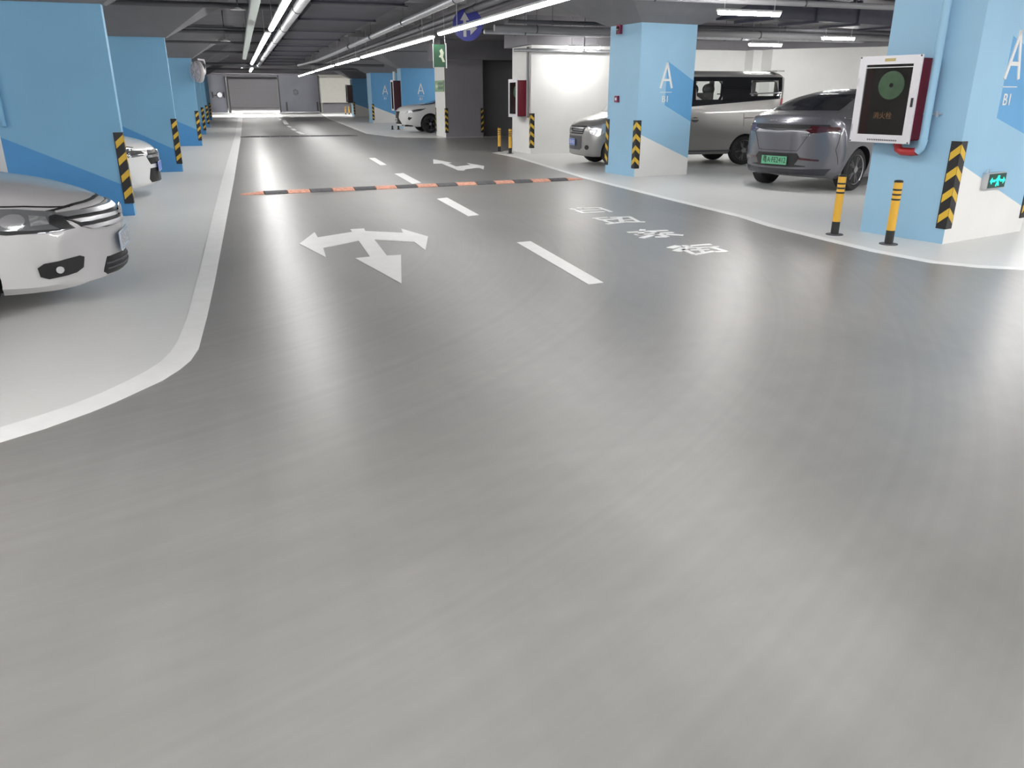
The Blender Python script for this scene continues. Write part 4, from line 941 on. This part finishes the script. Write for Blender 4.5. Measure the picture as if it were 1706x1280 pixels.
def silver_car(loc, rz):
    r = thing('silver_sedan', 'silver sedan parked nose out at the left edge, nearest the camera', 'car', loc, rz)
    bm = car_body(SIL, .05); pj = Proj(bm); b = bm_obj(bm, 'body', ['silver', 'dark'], r, 32); bm.free()
    arches(b, (-1.02, -3.5), .325, .85)
    for x in (-1.02, -3.5):
        for s_ in (1, -1): wheel(r, x, s_ * .735, .305, .19, s_)
    for s_ in (1, -1):
        v = 'L' if s_ > 0 else 'R'
        hl = pj.patch('headlight', [(-1.02, .765), (-.80, .785), (-.55, .765), (-.33, .725), (-.27, .665), (-.22, .60), (-.35, .59), (-.6, .61), (-.85, .655), (-1.0, .70)], v, 'lamp_glass', r, .006, .04)
        pj.patch('reflector', circ(-.56, .69, .045, sx=1.6), v, 'lamp_bright', hl, .010, .03)
        pj.patch('reflector', [(-.47, .72), (-.38, .70), (-.36, .65), (-.46, .65)], v, 'lamp_bright', hl, .010, .03)
        pj.patch('lamp_bezel', [(-.30, .71), (-.27, .66), (-.23, .605), (-.30, .605), (-.36, .65), (-.36, .70)], v, 'dark', hl, .010, .03)
        pj.patch('lamp_bezel', [(-1.02, .70), (-.60, .632), (-.30, .61), (-.30, .60), (-.6, .605), (-.85, .65)], v, 'dark', hl, .010, .04)
        fo = pj.patch('fog_lamp_recess', [(-.47, .36), (-.43, .385), (-.23, .40), (-.205, .385), (-.22, .31), (-.26, .285), (-.42, .27), (-.465, .295)], v, 'dark', r, .010, .04)
        pj.patch('fog_lamp', circ(-.345, .33, .026, sx=.9), v, 'lamp_bright', fo, .018, .03)
        seam(pj, [(-.25, .74), (-.5, .775), (-.8, .80), (-1.1, .845)], v, r, .008)
        seam(pj, [(-.57, .60), (-.50, .50), (-.50, .42)], v, r, .004) if False else None
        pj.patch('side_window', [(-1.35, .93), (-1.75, 1.22), (-2.1, 1.36), (-2.9, 1.36), (-3.5, 1.12), (-3.7, 1.0), (-2.9, .965)], v, 'glass_dark', r, .004, .1)
        mb = MB(); mb.lathe([(.02, -.06), (.075, -.04), (.085, .0), (.06, .05)], 14, 'x', (-1.55, s_ * .93, 1.0)); mb.build('door_mirror', 'silver', r, 40)
        seam(pj, [(-1.30, .28), (-1.28, .6), (-1.33, .90)], v, r); seam(pj, [(-2.35, .28), (-2.35, .93)], v, r); seam(pj, [(-3.2, .6), (-3.3, .93)], v, r)
    pj.patch('windshield', [(-.66, .99), (.66, .99), (.56, 1.34), (-.56, 1.34)], 'F', 'glass_dark', r, .004, .08)
    # grille with chrome bars
    pj.patch('grille', [(-.50, .60), (-.60, .69), (-.40, .715), (0, .725), (.40, .715), (.60, .69), (.50, .60), (.30, .565), (-.30, .565)], 'F', 'dark', r, .006, .04)
    for z0, w0, w1, t in ((.698, .56, .60, .024), (.648, .52, .56, .020), (.594, .44, .50, .024)):
        pj.patch('grille_bar', [(-w0, z0 - t / 2 - .006), (0, z0 - t / 2 - .012), (w0, z0 - t / 2 - .006), (w1, z0 + t / 2), (0, z0 + t / 2 - .006), (-w1, z0 + t / 2)], 'F', 'steel', r, .022, .06, .03)
    loc_, no = pj.at('F', 0, .655); MB().lathe([(.045, 0), (.055, .012), (.04, .022)], 20, 'x', (loc_.x + .03, 0, .66)).build('emblem_badge', 'chrome', r, 40)
    pj.patch('lower_grille', [(-.36, .215), (-.40, .24), (-.34, .345), (.34, .345), (.40, .24), (.36, .215)], 'F', 'dark', r, .005, .04)
    for z0 in (.25, .29): pj.patch('lower_grille_bar', [(-.36, z0), (.36, z0), (.36, z0 + .012), (-.36, z0 + .012)], 'F', 'pipe_dark', r, .012, .06)
    plate_obj(pj, 'F', 0, .435, .44, .14, 'plate_pale', r, bars=7, tm='plate_white')
    seam(pj, [(-.62, .728), (-.4, .75), (0, .762), (.4, .75), (.62, .728)], 'F', r, .012)
    return r
silver_car((-1.0, 6.97, 0), 0)

# ---- white hatchback behind the first column
WH = [(-4.3, .35, .66, .40, .74, .6, .70, .85, .62, 1.15, .40, 1.2, -.1), (-3.9, .22, .78, .28, .84, .6, .82, .95, .62, 1.36, .42, 1.40, 0), (-2.5, .18, .80, .24, .88, .58, .86, .96, .62, 1.38, .42, 1.44, 0), (-1.9, .18, .80, .24, .88, .56, .86, .93, .64, 1.25, .42, 1.33, 0),
      (-1.2, .18, .80, .24, .88, .55, .85, .88, .72, .96, .45, 1.02, .04), (-.8, .18, .80, .24, .88, .54, .84, .84, .70, .92, .42, .96, .08), (-.45, .17, .79, .23, .86, .52, .82, .79, .66, .87, .40, .90, .16), (-.2, .17, .74, .22, .82, .48, .79, .73, .62, .80, .38, .83, .24),
      (-.08, .18, .68, .22, .78, .44, .76, .66, .62, .73, .38, .76, .30), (0, .22, .64, .25, .72, .40, .70, .58, .60, .64, .36, .67, .30)]
def white_hatch(loc, rz):
    r = thing('white_hatchback', 'white hatchback nose showing behind the nearest left column', 'car', loc, rz)
    bm = car_body(WH, .05); pj = Proj(bm); b = bm_obj(bm, 'body', ['white_car', 'dark'], r, 32); bm.free()
    arches(b, (-.9, -3.4), .35, .88)
    for x in (-.9, -3.4):
        for s_ in (1, -1): wheel(r, x, s_ * .77, .32, .2, s_)
    for s_ in (1, -1):
        v = 'L' if s_ > 0 else 'R'
        h = pj.patch('headlight', [(-.80, .80), (-.5, .79), (-.28, .75), (-.28, .655), (-.34, .62), (-.6, .68), (-.8, .74)], v, 'lamp_glass', r, .006, .04)
        pj.patch('lamp_bezel', [(-.7, .76), (-.45, .75), (-.36, .72), (-.38, .66), (-.6, .70)], v, 'dark', h, .01, .04)
        pj.patch('lamp_strip', [(-.33, .74), (-.305, .74), (-.31, .66), (-.335, .65)], v, 'lamp_bright', h, .012, .04)
        q = [(s_ * .50, .64), (s_ * .52, .71), (s_ * .70, .735), (s_ * .76, .66), (s_ * .70, .625)]
        pj.patch('headlight', q, 'F', 'lamp_glass', r, .006, .04); pj.patch('lamp_bezel', [(y, .69 + (z - .68) * .6) for y, z in q], 'F', 'dark', r, .012, .04)
        pj.patch('air_intake', [(-.62, .26), (-.50, .25), (-.42, .36), (-.38, .46), (-.46, .47), (-.58, .38)], v, 'dark', r, .006, .04)
        pj.patch('side_window', [(-1.45, .98), (-2.0, 1.26), (-2.6, 1.32), (-3.5, 1.25), (-3.7, 1.05), (-2.6, .99)], v, 'glass_dark', r, .004, .1)
        seam(pj, [(-.27, .765), (-.5, .81), (-.8, .85), (-1.15, .895)], v, r, .008)
    pj.patch('windshield', [(-.66, 1.0), (.66, 1.0), (.56, 1.3), (-.56, 1.3)], 'F', 'glass_dark', r, .004, .08)
    pj.patch('grille', [(-.38, .50), (-.46, .62), (-.36, .71), (.36, .71), (.46, .62), (.38, .50)], 'F', 'dark', r, .006, .04)
    pj.patch('emblem_badge', circ(0, .62, .08), 'F', 'chrome', r, .02, .04, .03)
    pj.patch('grille_bar', [(-.44, .60), (.44, .60), (.44, .64), (-.44, .64)], 'F', 'chrome', r, .014, .05)
    pj.patch('lower_grille', [(-.42, .23), (-.46, .28), (-.40, .44), (.40, .44), (.46, .28), (.42, .23)], 'F', 'dark', r, .006, .04)
    plate_obj(pj, 'F', 0, .45, .44, .14, 'plate_blue', r)
    return r
white_hatch((-1.32, 14.15, 0), 0)

# ---- white crossover far right
SUV = [(-4.9, .45, .7, .5, .80, .7, .76, 1.0, .66, 1.4, .4, 1.5, -.1), (-4.3, .30, .85, .36, .93, .7, .90, 1.08, .66, 1.60, .45, 1.66, 0), (-2.8, .26, .87, .32, .945, .66, .92, 1.08, .68, 1.63, .45, 1.70, 0), (-2.1, .25, .87, .31, .945, .64, .92, 1.06, .70, 1.42, .45, 1.50, 0),
       (-1.55, .25, .87, .31, .945, .62, .92, 1.08, .78, 1.18, .5, 1.25, .05), (-.9, .25, .86, .31, .94, .60, .90, 1.02, .76, 1.12, .48, 1.18, .10), (-.35, .25, .82, .30, .90, .56, .86, .95, .72, 1.04, .45, 1.10, .2), (-.12, .26, .74, .30, .82, .52, .80, .88, .70, .96, .44, 1.0, .28), (0, .30, .70, .33, .78, .48, .76, .78, .68, .86, .42, .89, .30)]
def suv(loc, rz):
    r = thing('white_crossover', 'white crossover car half hidden by the white pier', 'car', loc, rz)
    bm = car_body(SUV, .06); pj = Proj(bm); b = bm_obj(bm, 'body', ['white_car', 'dark'], r, 32); bm.free()
    arches(b, (-1.3, -4.0), .42, .95)
    for x in (-1.3, -4.0):
        for s_ in (1, -1): wheel(r, x, s_ * .83, .37, .235, s_)
    for s_ in (1, -1):
        v = 'L' if s_ > 0 else 'R'
        pj.patch('headlight', [(-1.15, 1.0), (-.65, .95), (-.30, .87), (-.25, .79), (-.5, .84), (-.9, .90)], v, 'lamp_glass', r, .006, .05)
        pj.patch('lamp_bezel', [(-1.15, 1.0), (-.75, .965), (-.52, .91), (-.8, .92)], v, 'dark', r, .010, .05)
        pj.patch('air_intake', [(-.52, .62), (-.38, .66), (-.34, .58), (-.40, .52)], v, 'dark', r, .006, .05)
        pj.patch('lower_trim', [(-.55, .27), (-.2, .27), (-.1, .33), (-.3, .34), (-.55, .31)], v, 'dark', r, .006, .05)
        pj.patch('side_window', [(-1.75, 1.12), (-2.25, 1.44), (-2.9, 1.55), (-3.9, 1.5), (-4.2, 1.25), (-3.0, 1.13)], v, 'glass_dark', r, .004, .1)
    pj.patch('windshield', [(-.72, 1.13), (.72, 1.13), (.60, 1.5), (-.60, 1.5)], 'F', 'glass_dark', r, .004, .1)
    pj.patch('grille', [(-.55, .36), (-.30, .62), (-.42, .88), (.42, .88), (.30, .62), (.55, .36)], 'F', 'dark', r, .008, .05)
    for z0 in (.44, .52, .60, .68, .76): pj.patch('grille_bar', [(-.34, z0), (.34, z0), (.34, z0 + .015), (-.34, z0 + .015)], 'F', 'pipe_dark', r, .015, .06)
    pj.patch('emblem_badge', circ(0, .80, .07), 'F', 'chrome', r, .02, .04, .02)
    plate_obj(pj, 'F', 0, .52, .44, .14, 'plate_white', r, bars=6, tm='pipe_dark')
    return r
suv((6.50, 35.75, 0), PI)
# parking stops under its nose
for (px, py, lb) in ((654, 216, 'left black prop under the crossover bumper'), (664, 216, 'right black prop under the crossover bumper')):
    x, y = G(px, py); t = thing('parking_stop', lb, 'parking stop', (x, y, 0), 0, 'props under the crossover'); MB().box((0, 0, .01), (.14, .14, .02)).build('foot', 'black', t); MB().lathe([(.045, .02), (.045, .17), (.03, .18)], 12).build('post', 'black', t, 40)

# ---- van
VAN = [(-4.82, .42, .70, .46, .78, .70, .76, 1.38, .72, 1.88, .55, 1.97, -.05), (-4.74, .34, .76, .38, .83, .70, .81, 1.40, .72, 1.93, .55, 2.03, -.05), (-4.4, .25, .80, .30, .86, .70, .84, 1.36, .73, 1.95, .55, 2.04, 0), (-2.6, .24, .80, .29, .86, .68, .84, 1.28, .73, 1.95, .55, 2.04, 0),
       (-1.9, .24, .80, .29, .86, .66, .84, 1.2, .73, 1.90, .55, 2.0, 0), (-1.35, .24, .80, .29, .86, .64, .83, 1.08, .75, 1.58, .5, 1.68, .04), (-.75, .23, .79, .28, .85, .62, .82, 1.02, .74, 1.10, .5, 1.15, .08), (-.4, .22, .78, .27, .84, .58, .80, .95, .68, 1.02, .46, 1.06, .14),
       (-.15, .22, .74, .26, .80, .54, .76, .86, .66, .93, .44, .97, .20), (-.04, .24, .70, .27, .76, .48, .72, .78, .62, .85, .42, .88, .22), (0, .26, .68, .29, .73, .44, .70, .70, .60, .78, .4, .80, .22)]
def van(loc, rz):
    r = thing('minivan', 'champagne grey minivan behind the lettered blue column', 'car', loc, rz)
    bm = car_body(VAN, .07); pj = Proj(bm); b = bm_obj(bm, 'body', ['van', 'dark'], r, 32); bm.free()
    FA, RA_ = -.80, -3.88
    arches(b, (FA, RA_), .36, .86)
    # see-through window bays (near and far windows line up)
    cut = MB()
    W1 = [(-3.24, 1.50), (-3.20, 1.42), (-2.75, 1.42), (-2.62, 1.50), (-2.60, 1.75), (-2.66, 1.81), (-3.18, 1.81), (-3.24, 1.75)]
    W2 = [(-4.62, 1.55), (-4.56, 1.50), (-4.02, 1.50), (-3.96, 1.56), (-3.94, 1.77), (-4.00, 1.83), (-4.50, 1.83), (-4.58, 1.78)]
    W3 = [(-2.2, 1.30), (-1.55, 1.30), (-1.9, 1.62), (-2.2, 1.64)]
    W3 = [(-4.55, 1.42), (-3.75, 1.42), (-3.75, 1.84), (-4.50, 1.84)]; W4 = [(-3.65, 1.42), (-2.55, 1.42), (-2.55, 1.84), (-3.65, 1.84)]; W5 = [(-2.45, 1.40), (-1.70, 1.38), (-2.0, 1.80), (-2.45, 1.84)]
    def bore(w, y0, y1):
        n = len(w); cut.add([(x, y0, z) for x, z in w] + [(x, y1, z) for x, z in w], [(k, (k + 1) % n, n + (k + 1) % n, n + k) for k in range(n)] + [tuple(range(n))[::-1], tuple(range(n, 2 * n))])
    def apply_cut(first=[0]):
        nonlocal cut
        cut.mi = [1] * len(cut.f); c = cut.build('cutter', ['dark', 'dark']); c.parent = r; boolean_cut(b, c); cut = MB()
    bore([(-4.62, 1.38), (-1.75, 1.38), (-2.05, 1.86), (-4.62, 1.86)], -.69, .69); apply_cut()
    for w in (W1, W2): bore(w, .5, 1.2)
    for w in (W3, W4, W5): bore(w, -1.2, -.5)
    apply_cut()
    cut.box((-4.8, 0, 1.64), (.5, 1.16, .34)); apply_cut()
    b.data.polygons.foreach_set('use_smooth', [True] * len(b.data.polygons)); b.data.set_sharp_from_angle(angle=math.radians(32))
    for x in (FA, RA_):
        for s_ in (1, -1): wheel(r, x, s_ * .74, .325, .2, s_)
    def band(poly, hole):   # glass band with a hole cut by surrounding strips
        pass
    for s_ in (1, -1):
        v = 'L' if s_ > 0 else 'R'
        # black glass area built around the clear panes
        zt = 1.90; BL = lambda x: 1.24 + (-2.0 - x) * .075        # belt line rising to the rear
        near = [[(-4.72, BL(-4.72)), (-4.62, BL(-4.62)), (-4.62, zt), (-4.72, zt)], [(-4.62, BL(-4.62)), (-3.94, BL(-3.94)), (-3.94, 1.50), (-4.62, 1.50)], [(-4.62, 1.83), (-3.94, 1.83), (-3.94, zt), (-4.62, zt)],
                [(-3.94, BL(-3.94)), (-3.24, BL(-3.24)), (-3.24, zt), (-3.94, zt)], [(-3.24, BL(-3.24)), (-2.60, BL(-2.6)), (-2.60, 1.42), (-3.24, 1.42)], [(-3.24, 1.81), (-2.60, 1.81), (-2.60, zt), (-3.24, zt)],
                [(-2.60, BL(-2.6)), (-1.95, 1.22), (-1.9, zt - .06), (-2.60, zt)], [(-1.95, 1.22), (-1.15, 1.12), (-1.62, 1.62), (-1.9, zt - .06)]]
        far = [[(-4.72, BL(-4.72)), (-1.15, 1.12), (-1.6, 1.40), (-4.72, 1.42)], [(-4.72, 1.84), (-2.0, 1.82), (-1.95, zt - .03), (-4.72, zt)], [(-4.72, 1.42), (-4.55, 1.42), (-4.5, 1.84), (-4.72, 1.84)], [(-3.75, 1.42), (-3.65, 1.42), (-3.65, 1.84), (-3.75, 1.84)], [(-2.55, 1.40), (-2.45, 1.40), (-2.45, 1.84), (-2.55, 1.84)]]
        for q in (near if s_ > 0 else far): pj.patch('window_glass', q, v, 'glass_dark', r, .004, .12)
        for w in ((W1, W2) if s_ > 0 else (W3, W4, W5)): MB().add([(x, s_ * .76, z) for x, z in w], [tuple(range(len(w)))]).build('clear_pane', 'glass_clear', r)
        pj.patch('window_bar', [(-4.7, 1.56), (-3.9, 1.53), (-3.9, 1.555), (-4.7, 1.585)], v, 'chrome', r, .012, .1)
        seam(pj, [(-2.42, .35), (-2.42, 1.13)], v, r); seam(pj, [(-3.80, .85), (-3.78, 1.13)], v, r); seam(pj, [(-1.45, .35), (-1.45, 1.08)], v, r)
        seam(pj, [(-4.65, 1.05), (-3.8, 1.03)], v, r, .014)
        pj.patch('door_handle', [(-2.70, 1.00), (-2.50, 1.0), (-2.50, 1.03), (-2.70, 1.03)], v, 'van', r, .03, .05)
        pj.patch('door_handle', [(-2.36, .99), (-2.16, .99), (-2.16, 1.02), (-2.36, 1.02)], v, 'van', r, .03, .05)
        pj.patch('handle_recess', circ(-2.6, 1.0, .055, sx=1.6), v, 'pipe_dark', r, .004, .05); pj.patch('handle_recess', circ(-2.26, .99, .05, sx=1.6), v, 'pipe_dark', r, .004, .05)
        pj.patch('tail_light', [(-4.80, 1.24), (-4.67, 1.26), (-4.69, 1.44), (-4.79, 1.46)], v, 'red_lamp', r, .008, .05)
        pj.patch('headlight', [(-.52, .93), (-.18, .86), (-.20, .72), (-.36, .66), (-.50, .74)], v, 'lamp_bright', r, .007, .04)
        pj.patch('rocker_trim', [(-3.55, .30), (-1.25, .30), (-1.25, .34), (-3.55, .34)], v, 'pipe_dark', r, .006, .15)
    # seats seen through the windows
    MB().box((-3.0, 0, 1.46), (.16, 1.3, .22)).build('seat_back', 'dark', r); MB().tube([(-2.80, -.5, 1.38), (-2.95, -.5, 1.75)], .012, 6).build('seat_belt', 'dark', r)
    for y in (-.45, .4): MB().lathe([(.05, -.10), (.12, -.06), (.13, .06), (.05, .10)], 14, 'y', (-3.08, y, 1.64)).build('headrest', 'dark', r, 40)
    MB().lathe([(.03, -.05), (.07, -.03), (.07, .03), (.03, .05)], 12, 'y', (-4.3, .3, 1.53)).build('headrest', 'dark', r, 40)
    MB().add([(-4.74, -.58, 1.47), (-4.74, .58, 1.47), (-4.73, .58, 1.81), (-4.73, -.58, 1.81)], [(0, 1, 2, 3)]).build('rear_window', 'glass_clear', r)
    pj.patch('windshield', [(-.70, 1.16), (.70, 1.16), (.66, 1.82), (-.66, 1.82)], 'F', 'glass_dark', r, .004, .1)
    pj.patch('grille', [(-.50, .70), (-.56, .84), (.56, .84), (.50, .70)], 'F', 'dark', r, .006, .04)
    for z0 in (.73, .775, .82): pj.patch('grille_bar', [(-.50, z0), (.50, z0), (.50, z0 + .012), (-.50, z0 + .012)], 'F', 'steel', r, .014, .06)
    pj.patch('emblem_badge', [(0, .82), (.045, .765), (0, .70), (-.045, .765)], 'F', 'chrome', r, .025, .04, .02)
    pj.patch('front_panel', [(-.40, .36), (-.46, .40), (-.46, .66), (.46, .66), (.46, .40), (.40, .36)], 'F', 'pipe_dark', r, .006, .05)
    for s_ in (1, -1): pj.patch('fog_lamp', circ(s_ * .62, .42, .05, 14), 'F', 'dark', r, .008, .03)
    plate_obj(pj, 'F', 0.03, .52, .44, .14, 'plate_blue', r, bars=6, tm='white')
    pj.patch('chrome_trim', [(-.58, .85), (.58, .85), (.56, .875), (-.56, .875)], 'F', 'chrome', r, .012, .06)
    MB().box((-4.72, 0, 2.035), (.18, 1.25, .03)).build('roof_spoiler', 'van', r)
    return r
van((7.20, 17.38, 0), PI - math.radians(6))

# ---- grey fastback, rear towards the driveway; x = 0 at the rear bumper here, nose at +4.9
GR = [(0.0, .36, .70, .40, .78, .55, .74, .78, .64, .94, .40, .96, -.34), (.06, .30, .74, .34, .83, .56, .79, .92, .66, 1.08, .44, 1.10, -.36), (.16, .26, .80, .30, .88, .58, .83, 1.0, .72, 1.17, .48, 1.195, -.36), (.40, .22, .84, .28, .93, .60, .87, 1.04, .74, 1.20, .48, 1.24, -.20),
      (.80, .20, .85, .26, .95, .62, .90, 1.06, .72, 1.27, .46, 1.33, -.06), (1.35, .19, .86, .25, .955, .62, .92, 1.06, .66, 1.44, .44, 1.50, 0), (2.1, .18, .86, .24, .955, .60, .92, 1.05, .64, 1.55, .44, 1.62, 0), (2.9, .18, .86, .24, .95, .58, .91, 1.02, .64, 1.50, .44, 1.57, 0),
      (3.5, .18, .86, .24, .95, .57, .90, .96, .70, 1.15, .46, 1.22, 0), (4.2, .18, .84, .24, .93, .55, .86, .88, .70, .95, .46, 1.0, .1), (4.7, .20, .76, .24, .84, .48, .80, .74, .66, .80, .44, .83, .25), (4.88, .24, .70, .27, .78, .42, .74, .62, .62, .67, .42, .70, .3)]
def grey_car(loc, rz):
    r = thing('grey_sedan', 'dark grey fastback sedan seen from behind, beside the hydrant cabinet', 'car', loc, rz)
    bm = car_body(GR, .05); pj = Proj(bm); b = bm_obj(bm, 'body', ['grey_car', 'dark'], r, 32); bm.free()
    arches(b, (1.02, 3.95), .38, .95, .30)
    for x in (1.02, 3.95):
        for s_ in (1, -1): wheel(r, x, s_ * .785, .345, .235, s_)
    P_ = lambda nm, q, m, off=.006, lab=None, g=.05: pj.patch(nm, q, 'B', m, r, off, g, label=lab)
    # y axis: +y is the car's left; from behind, left of the picture is +y
    P_('rear_window', [(-.60, 1.275), (.60, 1.275), (.52, 1.53), (-.52, 1.53)], 'glass_dark', .005)
    P_('light_bar', [(-.76, .985), (-.72, 1.065), (.72, 1.065), (.76, .985), (.5, 1.0), (-.5, 1.0)], 'dark', .008)
    P_('tail_light', [(.48, .995), (.50, 1.045), (.80, 1.03), (.82, .96), (.7, .955)], 'red_dark', .012); P_('tail_light', [(-.48, .995), (-.50, 1.045), (-.80, 1.03), (-.82, .96), (-.7, .955)], 'red_dark', .012)
    P_('chrome_strip', [(-.52, 1.002), (0, .985), (.52, 1.002), (.52, .99), (0, .97), (-.52, .99)], 'chrome', .014)
    P_('plate_recess', [(-.50, .41), (-.36, .62), (.36, .62), (.50, .41), (.3, .40), (-.3, .40)], 'dark', .005)
    for s_ in (1, -1):
        P_('bumper_vent', [(s_ * .70, .52), (s_ * .42, .57), (s_ * .34, .44), (s_ * .70, .40)], 'steel_dark', .006)
        P_('reflector_strip', [(s_ * .66, .53), (s_ * .40, .55), (s_ * .40, .52), (s_ * .66, .50)], 'red_dark', .012)
        pj.patch('side_window', [(.95, 1.17), (1.4, 1.38), (2.1, 1.46), (2.8, 1.40), (3.35, 1.10), (2.3, 1.1)], 'L' if s_ > 0 else 'R', 'glass_dark', r, .004, .1)
        v = 'L' if s_ > 0 else 'R'
        pj.patch('tail_light', [(.10, 1.0), (.46, 1.03), (.48, .99), (.14, .93)], v, 'red_dark', r, .010, .05)
        seam(pj, [(.50, 1.0), (.42, .68), (.50, .45)], v, r, .006); seam(pj, [(1.75, .3), (1.7, .95)], v, r)
        pj.patch('headlight', [(4.2, .78), (4.6, .72), (4.6, .64), (4.3, .66)], v, 'lamp_glass', r, .006, .05)
        MB().lathe([(.02, -.06), (.075, -.04), (.085, .0), (.06, .05)], 14, 'x', (3.05, s_ * 1.02, 1.02)).build('door_mirror', 'grey_car', r, 40)
    for v in 'LR': pj.patch('chrome_line', [(.62, 1.155), (.95, 1.145), (.95, 1.16), (.62, 1.175)], v, 'chrome', r, .008, .05)
    P_('diffuser', [(-.72, .275), (-.80, .385), (-.45, .37), (.45, .37), (.80, .385), (.72, .275)], 'diffuser_grey', .010)
    seam(pj, [(-.52, .97), (-.36, .66), (.36, .66), (.52, .97)], 'B', r, .008)
    loc_, no = pj.at('B', 0, .80); x = loc_.x
    lt = MB()
    for k in range(14):
        if k not in (5, 6, 10): lt.box((0, .22 - k * .034, 0), (.006, .018, .012))
    for i, v_ in enumerate(lt.v): lt.v[i] = (v_[0] + pj.at('B', 0, 1.125)[0].x - .008, v_[1], v_[2] + 1.125)
    tag(lt.build('chrome_lettering', 'chrome', r), kind='stuff')
    bd = MB()
    for k in range(4): l2, _ = pj.at('B', -.42 - k * .03, .90); bd.box((l2.x - .006, -.42 - k * .03, .90), (.008, .018, .016))
    bd.build('model_badge', 'chrome', r)
    plate_obj(pj, 'B', 0, .50, .48, .14, 'plate_green', r, '粤A·FE2412', 'black')
    return r
M['diffuser_grey'] = mat('diffuser_dark_grey', (0.035, 0.035, 0.045), 0.4)
M['steel_dark'] = mat('vent_trim_grey', (0.14, 0.14, 0.15), 0.4, 0.3)
gh = math.radians(21); gc = Vector((9.35, 11.82)) - Vector((math.cos(gh), math.sin(gh))) * 1.02
grey_car((gc.x, gc.y, 0), gh)
